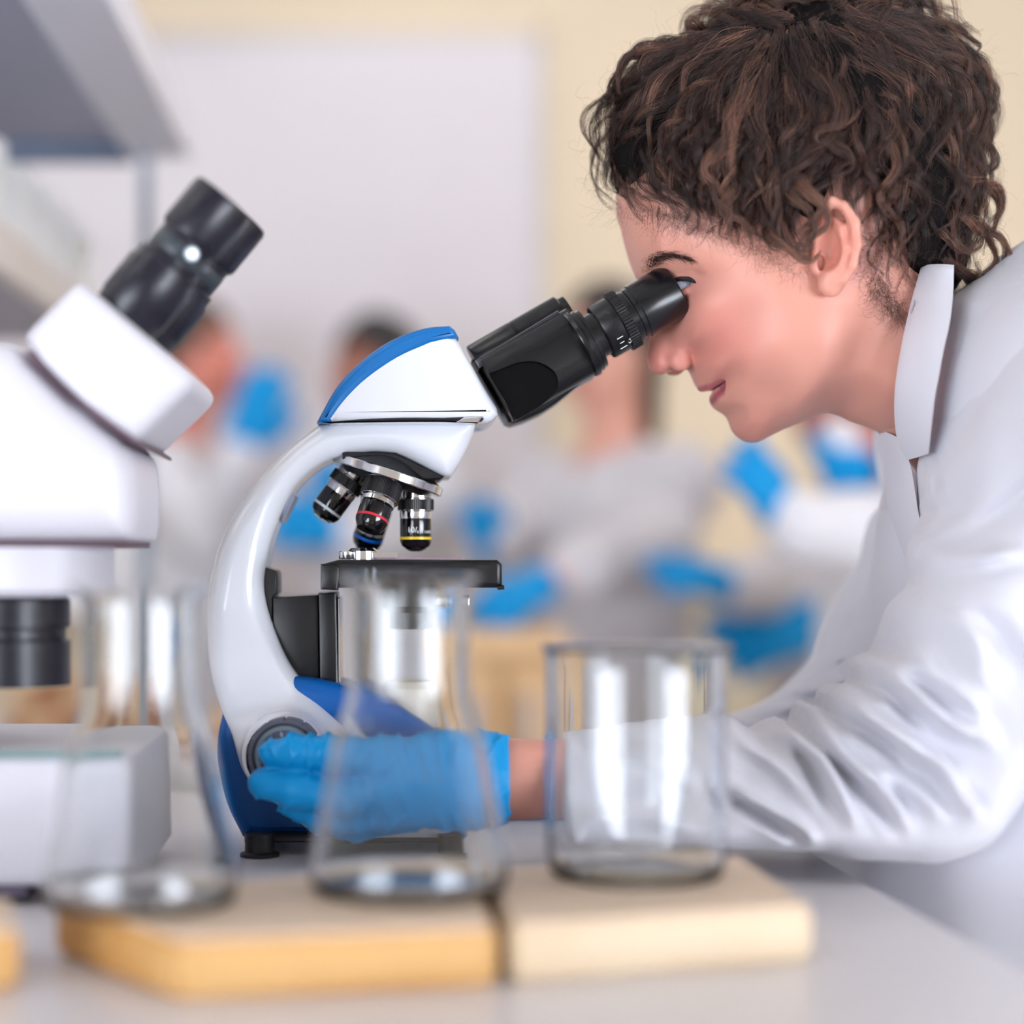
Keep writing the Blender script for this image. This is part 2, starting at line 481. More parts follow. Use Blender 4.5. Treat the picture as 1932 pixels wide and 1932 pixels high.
# the bench everything stands on
M_top = mat('white_laminate', (226, 222, 226), 0.32, noise=0.015, nscale=8)
M_carc = mat('bench_carcass', (214, 208, 204), 0.5)
E1, E2 = U(1505, 1592, 0.0), U(1932, 1826, 0.0)
def on_table(px, py, z=TABZ):
    d = (CAMZ - z) * FPX / (py - VY)
    return Vector(((px - VX) * d / FPX, d - CAMD, z))
q1, q2 = on_table(1510, 1592), on_table(1932, 1826)
dirv = (q2 - q1).normalized()
far, near = q1 - dirv * 0.28, q2 + dirv * 0.25
bm = bmesh.new()
out = [(-1.7, near.y), (near.x, near.y), (far.x, far.y), (-1.7, far.y)]
lo = [bm.verts.new((x, y, TABZ - 0.03)) for x, y in out]; hi = [bm.verts.new((x, y, TABZ)) for x, y in out]
bm.faces.new(lo[::-1]); bm.faces.new(hi)
for k in range(4): bm.faces.new((lo[k], lo[(k + 1) % 4], hi[(k + 1) % 4], hi[k]))
bmesh.ops.bevel(bm, geom=[e for e in bm.edges], offset=0.004, segments=2, affect='EDGES')
bench = thing('lab_bench', (-0.6, -0.3, 0), 'long white laminate bench that the microscope and glassware stand on', 'bench')
from_bm('worktop', bm, M_top, bench, True, 30)
xr = far.x - 0.03
for k in range(3):
    xa = -1.68 + k * (xr + 1.68) / 3; xb = -1.68 + (k + 1) * (xr + 1.68) / 3
    b = boxes('cabinet', [((xa + 0.002, near.y + 0.06, 0.08), (xb - 0.002, far.y - 0.03, TABZ - 0.03))], M_carc, bench)
    boxes('door', [((xa + 0.006, near.y + 0.045, 0.1), (xb - 0.006, near.y + 0.06, TABZ - 0.05))], M_top, b)
boxes('plinth', [((-1.66, near.y + 0.1, 0), (xr - 0.03, far.y - 0.06, 0.08))], mat('dark_plinth', (70, 68, 70), 0.6), bench)
TAB_FAR = far.y
# ------------------------------------------------------------------ gloves and the people in the background
M_glove = mat('blue_nitrile', (0, 142, 208), 0.5, spec=0.2, bump=0.25, bscale=140, noise=0.12, nscale=60)
M_coat_bg = mat('white_lab_coat_cotton', (226, 224, 230), 0.85, noise=0.03, nscale=12, sheen=0.2)
M_coat_grey = mat('grey_lab_coat_cotton', (214, 210, 216), 0.85, noise=0.03, nscale=12, sheen=0.2)
M_trouser = mat('slate_trousers', (112, 112, 142), 0.85, noise=0.1)
M_shoe = mat('dark_shoe', (45, 42, 44), 0.5)
def skin_mat(name, rgb):
    m = mat(name, rgb, 0.5, sss=0.15)
    if 'done' in m: return m
    m['done'] = 1
    nt = m.node_tree; b = nt.nodes['Principled BSDF']
    at = nt.nodes.new('ShaderNodeAttribute'); at.attribute_name = 'tint'
    nt.links.new(at.outputs['Color'], b.inputs['Base Color'])
    return m

def hand_sdf(g, wrist, tip, normal, size=1.0, spread=0.16, curl=0.35, k=0.006, thumb_side=1):
    """a hand with palm, four fingers and a thumb; wrist -> tip gives its axis, normal the back of the hand"""
    w = np.array(wrist, float); t = np.array(tip, float)
    a = t - w; L = np.linalg.norm(a); a /= L
    n = np.array(normal, float); n -= a * (n @ a); n /= np.linalg.norm(n)
    s = np.cross(a, n)                                    # across the palm
    P = lambda x, y, z=0.0: w + a * x * L + s * y * L + n * z * L
    r = 0.066 * L * size
    F = sd_chain(g, [P(-0.12, 0), P(0.06, 0)], [0.16 * L * size, 0.155 * L * size])
    for y in (-0.15, -0.05, 0.05, 0.15):
        F = smin(F, sd_cone(g, P(0.1, y * 0.75), P(0.48, y * 1.15), r * 1.7, r * 1.45), 0.03 * L / 0.18 * 0.6)
    for i, (y, ln) in enumerate(((-0.19, 0.36), (-0.065, 0.46), (0.065, 0.5), (0.19, 0.44))):
        d = math.sin(spread * (i - 1.5)); x0, y0 = 0.47, y
        p0 = P(x0, y0); p1 = P(x0 + ln * 0.45, y0 + d * ln * 0.45, -curl * 0.06)
        p2 = P(x0 + ln * 0.78, y0 + d * ln * 0.78, -curl * 0.2); p3 = P(x0 + ln * 0.98, y0 + d * ln, -curl * 0.36)
        F = smin(F, sd_chain(g, [p0, p1, p2, p3], [r * 1.15, r * 1.06, r * 0.95, r * 0.82], 0.004), k)
    y = 0.2 * thumb_side
    F = smin(F, sd_chain(g, [P(0.12, y * 0.7), P(0.33, y * 1.75, -0.06), P(0.5, y * 2.1, -0.13), P(0.62, y * 2.15, -0.17)], [r * 1.7, r * 1.35, r * 1.15, r * 0.9], 0.006), k * 1.6)
    return F

def glove_obj(parent, wrist, tip, normal, size=1.0, spread=0.16, curl=0.4, h=0.004, cuff=0.05, thumb_side=1):
    w, t = np.array(wrist, float), np.array(tip, float); L = np.linalg.norm(t - w); c = (w + t) / 2
    g = Grid(c - 0.78 * L, c + 0.78 * L, h)
    F = hand_sdf(g, wrist, tip, normal, size, spread, curl, thumb_side=thumb_side)
    V, Q = g.mesh(F, 2)
    V = V + normals(V, Q) * (vnoise(V, 260, 3) * 0.0007)[:, None]
    return from_np('glove', V, Q, M_glove, parent)

def bg_person(label, px, head_y, Y, face=(1, 0), skin=(226, 160, 140), hair=(70, 52, 45), coat=None, arms=(), long_hair=False, lean=0.0, width=1.0, group='people in lab coats standing behind'):
    """standing student: px, head_y = photo position of the head centre, face = direction of the face in (x, y)"""
    coat = coat or M_coat_bg
    hc = np.array(U(px, head_y, Y)); x, y, hz = hc
    H = hz + 0.11; f = np.array([face[0], face[1], 0.0]); f /= np.linalg.norm(f); sd = np.array([-f[1], f[0], 0])
    base = thing('person', (x - lean, y, 0), label, 'person', group)
    sh = hz - 0.27; hip = 0.50 * H
    bx = x - lean
    tors = lambda z: np.array([x - lean * (sh - z) / max(sh - hip, 0.1), y, z]) - f * 0.03
    # body: head with face, neck, trunk, arms and legs in one surface
    lo = np.array([min(x, bx) - 0.45, y - 0.42, -0.02]); hi = np.array([max(x, bx) + 0.45, y + 0.42, H + 0.05])
    for s_, e_, w_ in arms:
        for q in (e_, w_): lo = np.minimum(lo, np.array(q) - 0.1); hi = np.maximum(hi, np.array(q) + 0.1)
    lo[2] = -0.02
    g = Grid(lo, hi, 0.0115)
    rotm = np.stack([f, sd, np.array([0, 0, 1.0])])
    F = sd_ell(g, hc + f * 0.0, (0.092, 0.075, 0.112), rotm)
    F = smin(F, sd_ell(g, hc + f * 0.035 + [0, 0, -0.065], (0.055, 0.052, 0.055), rotm), 0.03)
    F = smin(F, sd_cone(g, hc + f * 0.09 + [0, 0, 0.005], hc + f * 0.112 + [0, 0, -0.03], 0.012, 0.016), 0.012)
    for q in (-1, 1): F = smin(F, sd_ell(g, hc + sd * 0.078 * q - f * 0.01 + [0, 0, -0.015], (0.02, 0.012, 0.032), rotm), 0.008)
    nb = tors(sh); F = smin(F, sd_cone(g, hc - f * 0.02 + [0, 0, -0.06], nb, 0.052, 0.06), 0.03)
    T = smin(sd_cone(g, tors(sh) + sd * 0.12 * width, tors(sh) - sd * 0.12 * width, 0.065, 0.065), sd_cone(g, tors(sh - 0.1), tors(hip), 0.12, 0.125), 0.08)
    F = smin(F, T, 0.05)
    for q in (-1, 1):
        F = smin(F, sd_chain(g, [tors(hip) + sd * 0.06 * q, np.array([bx, y, hip * 0.53]) + sd * 0.085 * q, np.array([bx, y, 0.09]) + sd * 0.1 * q], [0.08, 0.06, 0.05]), 0.03)
    for s_, e_, w_ in arms:
        s0 = tors(sh) + sd * 0.17 * s_ * width
        F = smin(F, sd_chain(g, [s0, e_, w_], [0.055, 0.042, 0.03]), 0.02)
    V, Q = g.mesh(F, 2)
    body = from_np('body', V, Q, skin_mat('skin_tone_%d' % skin[0], skin), base)
    # natural colouring: lips, eyes and brows
    rel = V - hc; fw, lat, up = rel @ f, np.abs(rel @ sd), rel[:, 2]
    colr = np.array([lin(skin)] * len(V))
    lips = (fw > 0.07) & (np.abs(up + 0.068) < 0.009) & (lat < 0.026); colr[lips] = lin((178, 92, 92))
    eye = (fw > 0.05) & (np.abs(up - 0.003) < 0.0055) & (np.abs(lat - 0.032) < 0.010); colr[eye] = lin((60, 48, 46))
    brow = (fw > 0.05) & (np.abs(up - 0.030) < 0.0055) & (np.abs(lat - 0.032) < 0.02); colr[brow] = lin(hair)
    paint(body.data, 'tint', colr)
    # hair
    gh = Grid(hc - [0.15, 0.15, 0.34 if long_hair else 0.16], hc + [0.15, 0.15, 0.17], 0.008)
    S = sd_ell(gh, hc - f * 0.012 + [0, 0, 0.012], (0.104, 0.09, 0.122), rotm)
    if long_hair: S = smin(S, sd_cone(gh, hc - f * 0.06, hc - f * 0.075 + [0, 0, -0.23], 0.075, 0.055), 0.04)
    cut = (gh.X - hc[0]) * f[0] + (gh.Y - hc[1]) * f[1] + (gh.Z - hc[2]) * -0.75 - 0.022
    S = smax(S, cut, 0.02)
    if not long_hair: S = smax(S, -(gh.Z - hc[2] + 0.075 + 0 * gh.X), 0.02)
    Vh, Qh = gh.mesh(S, 1); Vh = Vh + normals(Vh, Qh) * (vnoise(Vh, 190, 5) * 0.003)[:, None]
    from_np('hair', Vh, Qh, mat('hair_%d_%d' % (hair[0], hair[1]), hair, 0.55, noise=0.3, nscale=80), base)
    # coat with sleeves, collar opening and hem above the knee
    C = smin(sd_cone(g, tors(sh) + sd * 0.125 * width, tors(sh) - sd * 0.125 * width, 0.082, 0.082), sd_cone(g, tors(sh - 0.1), tors(hip), 0.145, 0.155), 0.09)
    C = smin(C, sd_cone(g, tors(hip), np.array([bx, y, hip * 0.58]), 0.16, 0.205), 0.06)
    for s_, e_, w_ in arms:
        s0 = tors(sh) + sd * 0.175 * s_ * width; e_, w_ = np.array(e_), np.array(w_)
        C = smin(C, sd_chain(g, [s0, e_, e_ + (w_ - e_) * 0.9], [0.078, 0.062, 0.052]), 0.025)
    C = smax(C, -(g.Z - hip * 0.6 + 0 * g.X + 0 * g.Y), 0.01)
    C = smax(C, -sd_cone(g, nb + f * 0.02, hc, 0.062, 0.075), 0.01)
    Vc, Qc = g.mesh(C, 2)
    Vc = Vc + normals(Vc, Qc) * (vnoise(Vc * [1, 1, 0.35], 45, int(px)) * 0.006)[:, None]
    from_np('lab_coat', Vc, Qc, coat, base)
    # trousers and shoes
    gt = Grid((bx - 0.3, y - 0.3, -0.01), (bx + 0.3, y + 0.3, hip * 0.75), 0.0115)
    Tr = gt.full()
    for q in (-1, 1):
        Tr = np.minimum(Tr, sd_cone(gt, np.array([bx, y, hip * 0.8]) + sd * 0.09 * q, np.array([bx, y, 0.07]) + sd * 0.1 * q, 0.1, 0.066))
    Tr = smax(Tr, -(gt.Z - 0.045 + 0 * gt.X), 0.005)
    Vt, Qt = gt.mesh(Tr, 1); from_np('trousers', Vt, Qt, M_trouser, base)
    for q in (-1, 1):
        o = np.array([bx, y, 0]) + sd * 0.1 * q
        gs = Grid(o - [0.2, 0.2, 0.02], o + [0.2, 0.2, 0.14], 0.009)
        S2 = smax(sd_cone(gs, o - f * 0.04 + [0, 0, 0.045], o + f * 0.14 + [0, 0, 0.03], 0.05, 0.042), -(gs.Z - 0.002 + 0 * gs.X), 0.003)
        Vs, Qs = gs.mesh(S2, 1); from_np('shoe', Vs, Qs, M_shoe, base)
    return base

def P3(px, py, Y): return np.array(U(px, py, Y))
# man raising a gloved hand, far left
b = bg_person('person in a white coat raising a blue-gloved hand beside the spare microscope', 372, 672, 3.1, face=(1, -0.25), skin=(226, 140, 122), hair=(84, 62, 52),
    arms=[(-1, P3(395, 1010, 2.85), P3(452, 850, 2.8)), (1, P3(340, 980, 3.25), P3(380, 1120, 3.05))])
glove_obj(b, P3(455, 838, 2.8), P3(520, 690, 2.8), (0.3, -1, 0.1), 1.25, spread=0.05, curl=0.6)
glove_obj(b, P3(384, 1130, 3.03), P3(440, 1240, 2.95), (0.3, -1, 0.1), 1.0)
# dark-haired student hidden behind the white microscope arm
b = bg_person('person in a white coat mostly hidden behind the main microscope', 705, 705, 2.9, face=(-0.75, -0.6), skin=(176, 112, 92), hair=(38, 32, 34),
    arms=[(-1, P3(770, 1060, 2.8), P3(640, 1010, 2.55)), (1, P3(600, 1020, 2.9), P3(600, 960, 2.65))])
glove_obj(b, P3(632, 1008, 2.55), P3(505, 985, 2.5), (0, -1, 0.2), 1.25)
glove_obj(b, P3(600, 950, 2.65), P3(628, 862, 2.6), (0, -1, 0.2), 1.1)
# woman with long dark hair in the middle
b = bg_person('person in a pale grey coat standing behind the eyepieces, gloved hands low', 1140, 655, 2.5, face=(-0.75, -0.66), skin=(232, 172, 152), hair=(48, 38, 38), coat=M_coat_grey, long_hair=True,
    arms=[(-1, P3(1265, 1010, 2.3), P3(1055, 1085, 2.1)), (1, P3(985, 985, 2.6), P3(935, 1030, 2.35))])
glove_obj(b, P3(1030, 1098, 2.1), P3(905, 1165, 2.02), (-0.2, -0.6, 0.8), 1.25)
glove_obj(b, P3(925, 1045, 2.35), P3(895, 945, 2.3), (0, -1, 0.2), 1.15)
# two students on the far side of the woman at the microscope
b = bg_person('person in a white coat with both gloved hands raised below the leaning person’s chin', 1690, 640, 1.72, face=(-1, -0.2), skin=(214, 140, 124), hair=(58, 44, 40),
    arms=[(1, P3(1640, 1010, 1.62), P3(1490, 990, 1.52)), (-1, P3(1700, 930, 1.85), P3(1590, 840, 1.72))])
glove_obj(b, P3(1478, 985, 1.52), P3(1392, 838, 1.5), (0.5, -0.8, 0.3), 1.2, spread=0.22, curl=0.3)
glove_obj(b, P3(1560, 845, 1.72), P3(1650, 900, 1.66), (0, -1, 0.4), 1.45, curl=0.7)
b = bg_person('person in a grey coat reaching low with two gloves behind the leaning person’s sleeve', 1590, 735, 2.4, face=(-1, -0.3), skin=(170, 104, 88), hair=(40, 34, 34), coat=M_coat_grey,
    arms=[(1, P3(1500, 1075, 2.25), P3(1392, 1118, 2.08)), (-1, P3(1600, 1090, 2.45), P3(1530, 1190, 2.2))])
glove_obj(b, P3(1375, 1105, 2.08), P3(1235, 1065, 2.03), (0, -0.6, 0.8), 1.2)
glove_obj(b, P3(1520, 1180, 2.2), P3(1365, 1215, 2.12), (0, -0.9, 0.4), 1.5, curl=0.5)
# ------------------------------------------------------------------ far benches and cartons
M_wood_tan = wood('tan_wood', (226, 180, 128), (238, 200, 152), 3)
M_wood_pale = wood('pale_maple', (240, 222, 190), (246, 232, 206), 3)
M_carton = mat('brown_carton', (168, 112, 78), 0.85, noise=0.08, nscale=10)
M_carton2 = mat('tan_carton', (214, 178, 138), 0.85, noise=0.06, nscale=10)
def far_bench(label, pxa, pxb, py_top, Y, depth, m_front, m_top, ndoors=2):
    a, b = U(pxa, py_top, Y), U(pxb, py_top, Y); z = a.z
    t_ = thing('lab_bench', ((a.x + b.x) / 2, Y + depth / 2, 0), label, 'bench')
    boxes('worktop', [((a.x - 0.02, Y - 0.02, z - 0.035), (b.x + 0.02, Y + depth, z))], m_top, t_, bevel=0.004)
    boxes('carcass', [((a.x, Y + 0.02, 0.0), (b.x, Y + depth - 0.02, z - 0.035))], m_front, t_)
    for k in range(ndoors):
        x0 = a.x + (b.x - a.x) * k / ndoors; x1 = a.x + (b.x - a.x) * (k + 1) / ndoors
        d = boxes('door', [((x0 + 0.006, Y, 0.08), (x1 - 0.006, Y + 0.018, z - 0.05))], m_front, t_, bevel=0.002)
        boxes('handle', [((x1 - 0.05, Y - 0.02, z - 0.2), (x1 - 0.035, Y, z - 0.09))], M_alu, d)
    return t_
far_bench('tan wooden bench below the grey-coated person’s low gloves', 850, 1048, 1196, 1.75, 0.38, M_wood_tan, M_wood_tan)
far_bench('pale maple bench along the back wall', 1180, 2500, 1120, 3.15, 0.6, M_wood_pale, M_wood_pale, 5)
far_bench('low white bench behind the spare microscope', -420, 560, 1420, 1.55, 0.55, M_top, M_top, 4)

def carton(label, px0, py0, px1, py1, Y, m, depth=0.22, cat='box'):
    a, b = U(px0, py0, Y), U(px1, py1, Y); b.z = U(0, 1420, 1.55).z
    bm = bmesh.new(); add_box(bm, (a.x, Y, b.z), (b.x, Y + depth, a.z), 0.004, 2)
    t_ = thing('carton', ((a.x + b.x) / 2, Y + depth / 2, b.z), label, cat)
    from_bm('body', bm, m, t_)
    boxes('tape', [(((a.x + b.x) / 2 - 0.02, Y - 0.001, b.z + 0.4 * (a.z - b.z)), ((a.x + b.x) / 2 + 0.02, Y + depth, a.z + 0.001))], M_carton2 if m is M_carton else M_carton, t_)
    return t_
carton('small brown carton beside the black lens ring of the spare microscope', 8, 1362, 130, 1418, 1.56, M_carton)
carton('tan carton behind the small brown carton', 20, 1292, 160, 1418, 1.85, M_carton2)
carton('tall brown carton seen through the flask neck', 205, 1300, 300, 1418, 1.6, M_carton)
carton('brown carton peeking out beside the white microscope arm', 392, 1352, 440, 1418, 1.62, M_carton)

# ------------------------------------------------------------------ shelf unit, upper left
M_shelf = mat('blue_grey_steel', (172, 173, 192), 0.45, spec=0.4)
M_rail = mat('lilac_white_enamel', (228, 228, 240), 0.4)
M_post = mat('grey_steel_post', (150, 160, 172), 0.45)
ZS = CAMZ + 0.46
YF = 1.0
unit = thing('shelf_unit', (-0.75, 0.6, TABZ), 'grey steel shelf unit on the bench with white rails', 'shelf')
xr_, xi_ = U(362, 300, YF).x, U(250, 300, YF).x
boxes('shelf_panel', [((-1.3, 0.30, ZS + 0.012), (xi_, YF - 0.02, ZS + 0.03))], M_shelf, unit)
boxes('side_rail', [((xi_ - 0.004, 0.30, ZS), (xr_, YF, ZS + 0.045))], M_rail, unit, bevel=0.003)
boxes('cross_bar', [((-1.3, YF - 0.03, ZS - 0.006), (xi_, YF, ZS + 0.045))], mat('slate_steel', (84, 98, 120), 0.45), unit)
z2 = CAMZ + 0.29
boxes('shelf_panel', [((-1.3, 0.3, z2 - 0.02), (-0.368, 1.16, z2))], M_shelf, unit)
boxes('side_rail', [((-0.368, 0.3, z2 - 0.035), (-0.35, 1.16, z2 + 0.008))], mat('cream_rail', (232, 226, 224), 0.4), unit, bevel=0.003)
xp = U(280, 500, YF).x
for (px_, py_) in ((xp, YF - 0.02), (-1.25, YF - 0.02), (-1.25, 0.32)):
    boxes('post', [((px_ - 0.006, py_ - 0.012, TABZ - 0.9 if py_ > TAB_FAR else TABZ), (px_ + 0.006, py_ + 0.012, ZS + 0.02))], M_post, unit)
M_pot = mat('white_plastic_pot', (250, 251, 252), 0.45, spec=0.4, sss=0.05)
pot_proto = None
for k in range(5):
    y = 0.60 + k * 0.125; x = -0.404
    bm = bmesh.new(); r = 0.031
    add_lathe(bm, [(0, 0), (r * 0.92, 0), (r, 0.004), (r, 0.074), (r * 0.95, 0.076)], (x, y, z2), segs=32)
    p = thing('plastic_pot', (x, y, z2), ['white ribbed-lid pot nearest the picture’s left edge on the steel shelf', 'second white pot from the front in the shelf row', 'third white pot from the front in the shelf row', 'fourth white pot from the front in the shelf row', 'last white pot at the far end of the shelf row'][k], 'pot', 'row of white pots on the shelf')
    from_bm('body', bm, M_pot, p, True, 40)
    bm = bmesh.new(); pr = [(0, 0.104), (r * 1.0, 0.104), (r * 1.07, 0.100), (r * 1.07, 0.076), (0, 0.076)]
    add_lathe(bm, pr, (x, y, z2), segs=32)
    lid = from_bm('lid', bm, M_pot, p, True, 40)
    bm = bmesh.new()
    for j in range(28):
        an = 2 * math.pi * j / 28
        add_box(bm, (x + r * 1.06, y - 0.0012, z2 + 0.078), (x + r * 1.1, y + 0.0012, z2 + 0.099), rot=Matrix.Rotation(an, 3, 'Z'), piv=Vector((x, y, z2)))
    from_bm('rib', bm, M_pot, lid, False)['kind'] = 'stuff'
bm = bmesh.new(); a, b_ = U(140, 418, 0.86), U(280, 560, 0.86)
add_box(bm, (-0.62, 0.72, z2), (-0.46, 0.93, z2 + 0.075), 0.012, 3)
tr = thing('plastic_tub', (-0.54, 0.82, z2), 'low white tub at the far end of the shelf behind the pots', 'tub')
from_bm('body', bm, M_pot, tr)
bm = bmesh.new(); add_box(bm, (-0.624, 0.716, z2 + 0.075), (-0.456, 0.934, z2 + 0.086), 0.004, 2); from_bm('lid', bm, M_pot, tr)

# ------------------------------------------------------------------ the spare microscope at the left edge
YS = -0.16
M_scope2 = mat('matt_white_plastic', (216, 214, 223), 0.4, spec=0.4)
M_black2 = mat('black_plastic_satin', (20, 20, 34), 0.35)
M_seam = mat('plum_seam', (96, 72, 84), 0.5)
sm = thing('microscope', (*U(100, 1690, YS).xy, TABZ), 'spare white microscope with black eyepieces cut by the left picture edge', 'microscope')
def prism(name, pts, Y0, Y1, m, parent, r=0.006, segs=4, sharp=30, Yn=None):
    bm = bmesh.new(); rprism(bm, apoly(pts, Yn if Yn is not None else Y0 + r * 0.5), Y0, Y1, r, segs)
    return from_bm(name, bm, m, parent, True, sharp)
hw = 0.062
def soft_prism(name, pts, Y0, Y1, m, parent, r=0.012, h=0.0018):
    poly = apoly(pts, Y0 + r * 0.5); P = np.array(poly)
    g = Grid((P[:, 0].min() - 0.006, Y0 - 0.006, P[:, 1].min() - 0.006), (P[:, 0].max() + 0.006, Y1 + 0.006, P[:, 1].max() + 0.006), h)
    X, Z = np.meshgrid(g.x, g.z, indexing='ij'); qa = poly_sd(poly, X, Z).astype(np.float32)[:, None, :] + r
    qb = np.abs(g.Y - (Y0 + Y1) / 2) - (Y1 - Y0) / 2 + r + 0 * qa
    F = np.minimum(np.maximum(qa, qb), 0) + np.sqrt(np.maximum(qa, 0) ** 2 + np.maximum(qb, 0) ** 2) - r
    V, Q = g.mesh(F, 3)
    return from_np(name, V, Q, m, parent)
soft_prism('column', catmull([(-260, 640), (-60, 645), (20, 650), (70, 690)], 5) + catmull([(140, 760), (200, 805), (245, 850), (256, 905), (256, 985)], 4) + [(250, 1020), (-260, 1020)], YS - hw, YS + hw, M_scope2, sm, 0.02)
prism('seam_gasket', catmull([(52, 672), (110, 735), (180, 790), (258, 842), (268, 838), (190, 780), (120, 722), (62, 662)], 3, True), YS - hw * 0.96, YS + hw * 0.96, M_seam, sm, 0.002, 2)
soft_prism('prism_head', [(46, 636), (58, 618), (140, 535), (156, 532), (356, 700), (366, 718), (360, 735), (262, 830), (246, 832), (150, 770), (70, 690)], YS - hw * 0.98, YS + hw * 0.98, M_scope2, sm, 0.010)
prism('collar', [(-260, 1018), (236, 1018), (236, 1032), (-260, 1032)], YS - 0.05, YS + 0.05, M_seam, sm, 0.002, 2)
bm = bmesh.new(); c = U(60, 1032, YS)
add_lathe(bm, [(0, 0), (PX(156, YS), 0), (PX(156, YS), -PX(80, YS)), (PX(140, YS), -PX(92, YS)), (0, -PX(92, YS))], c, segs=48)
from_bm('nosepiece', bm, M_scope2, sm, True, 35)
bm = bmesh.new(); c = U(20, 1122, YS)
add_lathe(bm, [(0, 0), (PX(100, YS), 0), (PX(112, YS), -PX(10, YS)), (PX(112, YS), -PX(60, YS)), (PX(104, YS), -PX(64, YS)), (PX(104, YS), -PX(82, YS)), (PX(112, YS), -PX(86, YS)), (PX(112, YS), -PX(170, YS)), (PX(80, YS), -PX(172, YS)), (0, -PX(172, YS))], c, segs=48)
from_bm('objective', bm, M_black2, sm, True, 35)
prism('base', [(-420, 1424), (228, 1424), (244, 1432), (250, 1450), (250, 1672), (-420, 1672)], YS - 0.075, YS + 0.12, M_scope2, sm, 0.006, 4)
prism('base_line', [(-420, 1418), (226, 1418), (226, 1428), (-420, 1428)], YS - 0.076, YS - 0.070, mat('teal_edge', (120, 158, 156), 0.4), sm, 0.001, 1)
prism('base_plinth', [(-420, 1670), (52, 1670), (52, 1692), (-420, 1692)], YS - 0.07, YS + 0.11, mat('dark_violet_rubber', (84, 76, 96), 0.6), sm, 0.001, 1)
prism('stand', [(-260, 1015), (-130, 1015), (-130, 1430), (-260, 1430)], YS - 0.03, YS + 0.03, M_scope2, sm, 0.006, 4)
# two black eyepieces leaning up to the right
def lathe_px(name, pts, o, axis, Y, m, parent, segs=40, sharp=35):
    bm = bmesh.new(); add_lathe(bm, [(PX(r, Y), PX(h, Y)) for r, h in pts], o, axis, segs)
    return from_bm(name, bm, m, parent, True, sharp)
ax = Vector((math.sin(math.radians(39.5)), 0, math.cos(math.radians(39.5))))
o0 = U(247, 586, YS - 0.031)
for s_ in (-1, 1):
    Ye = YS + s_ * 0.031
    o = Vector((o0.x, Ye, o0.z))
    t_ = lathe_px('eyepiece_tube', [(0, -30), (66, -30), (67, 0), (70, 6), (70, 84), (64, 96), (64, 112), (58, 116), (56, 176), (0, 176)], o, ax, Ye, M_black2, sm)
    lathe_px('eyecup', [(40, 170), (58, 170), (63, 176), (64, 182), (64, 268), (60, 276), (48, 278), (40, 268), (0, 268)], o, ax, Ye, M_black2, t_)
    if s_ < 0: lathe_px('chrome_screw', [(0, 0), (14, 0), (14, 9), (10, 13), (0, 13)], o + ax * PX(146, Ye) + Vector((PX(26, Ye), -PX(52, Ye), -PX(14, Ye))), Vector((0.35, -1, -0.2)), Ye, mat('brushed_steel', (190, 200, 205), 0.3, metal=0.9), t_, 20)
    lathe_px('lettered_band', [(56.5, 128), (57.8, 130), (57.8, 156), (56.5, 158)], o, ax, Ye, mat('charcoal_band', (52, 60, 66), 0.4), t_)
prism('bridge_block', [(205, 560), (262, 492), (345, 560), (300, 612)], YS - 0.02, YS + 0.02, M_black2, sm, 0.003, 2, Yn=YS)
# ------------------------------------------------------------------ the main microscope
M_wh = mat('glossy_white_enamel', (232, 234, 242), 0.22, spec=0.5, coat=0.4)
M_blue = mat('deep_blue_plastic', (0, 106, 178), 0.32, spec=0.5)
M_navy = mat('base_blue_plastic', (0, 88, 165), 0.38, spec=0.35)
M_blk = mat('black_anodised', (10, 10, 15), 0.36, spec=0.45, bump=0.02, bscale=900)
M_blk_g = mat('black_gloss', (8, 8, 14), 0.12, spec=0.6)
M_recess_shade = mat('recess_black_shade', (4, 4, 7), 0.3, spec=0.15)
M_blk_s = mat('black_satin_barrel', (11, 12, 17), 0.26, spec=0.5)
M_chrome = mat('polished_chrome', (226, 226, 228), 0.12, metal=1.0)
M_knob = mat('slate_grey_plastic', (82, 84, 102), 0.45)
M_print = mat('white_print', (235, 240, 240), 0.5)
M_rubber = mat('black_rubber', (22, 21, 26), 0.5)
ms = thing('microscope', (*U(640, 1585, 0).xy, TABZ), 'white and blue binocular microscope that the leaning person looks into', 'microscope')

# arm: one rounded shell, wider towards the foot
arm_px = catmull([(604, 798), (540, 848), (470, 925), (420, 1010), (396, 1090), (387, 1165), (391, 1240), (406, 1312), (432, 1376), (470, 1446), (530, 1520), (600, 1582)], 4) \
    + [(640, 1584), (870, 1584)] + catmull([(850, 1545), (760, 1466), (665, 1388), (600, 1322), (548, 1258), (515, 1184), (498, 1120), (500, 1070), (515, 1005), (548, 930), (598, 880), (652, 856)], 4) \
    + catmull([(700, 852), (745, 856), (790, 876), (832, 898), (850, 900)], 3) + catmull([(868, 872), (885, 838), (898, 800), (892, 794)], 3) + [(750, 792), (640, 794)]
def arm_h(py): return np.interp(py, [800, 1150, 1300, 1430, 1590], [0.034, 0.036, 0.046, 0.064, 0.072])
arm_w = [(U(x, y, -arm_h(y) * 0.8).x, U(x, y, -arm_h(y) * 0.8).z) for x, y in arm_px]
aw = np.array(arm_w)
g = Grid((aw[:, 0].min() - 0.006, -0.08, aw[:, 1].min() - 0.006), (aw[:, 0].max() + 0.006, 0.08, aw[:, 1].max() + 0.006), 0.0013)
X2, Z2 = np.meshgrid(g.x, g.z, indexing='ij')
d2 = poly_sd(arm_w, X2, Z2).astype(np.float32)
pyz = VY - (Z2 - CAMZ) * FPX / CAMD
hh = arm_h(pyz).astype(np.float32)
r = 0.014
qa = d2[:, None, :] + r; qb = np.abs(g.Y) - hh[:, None, :] + r
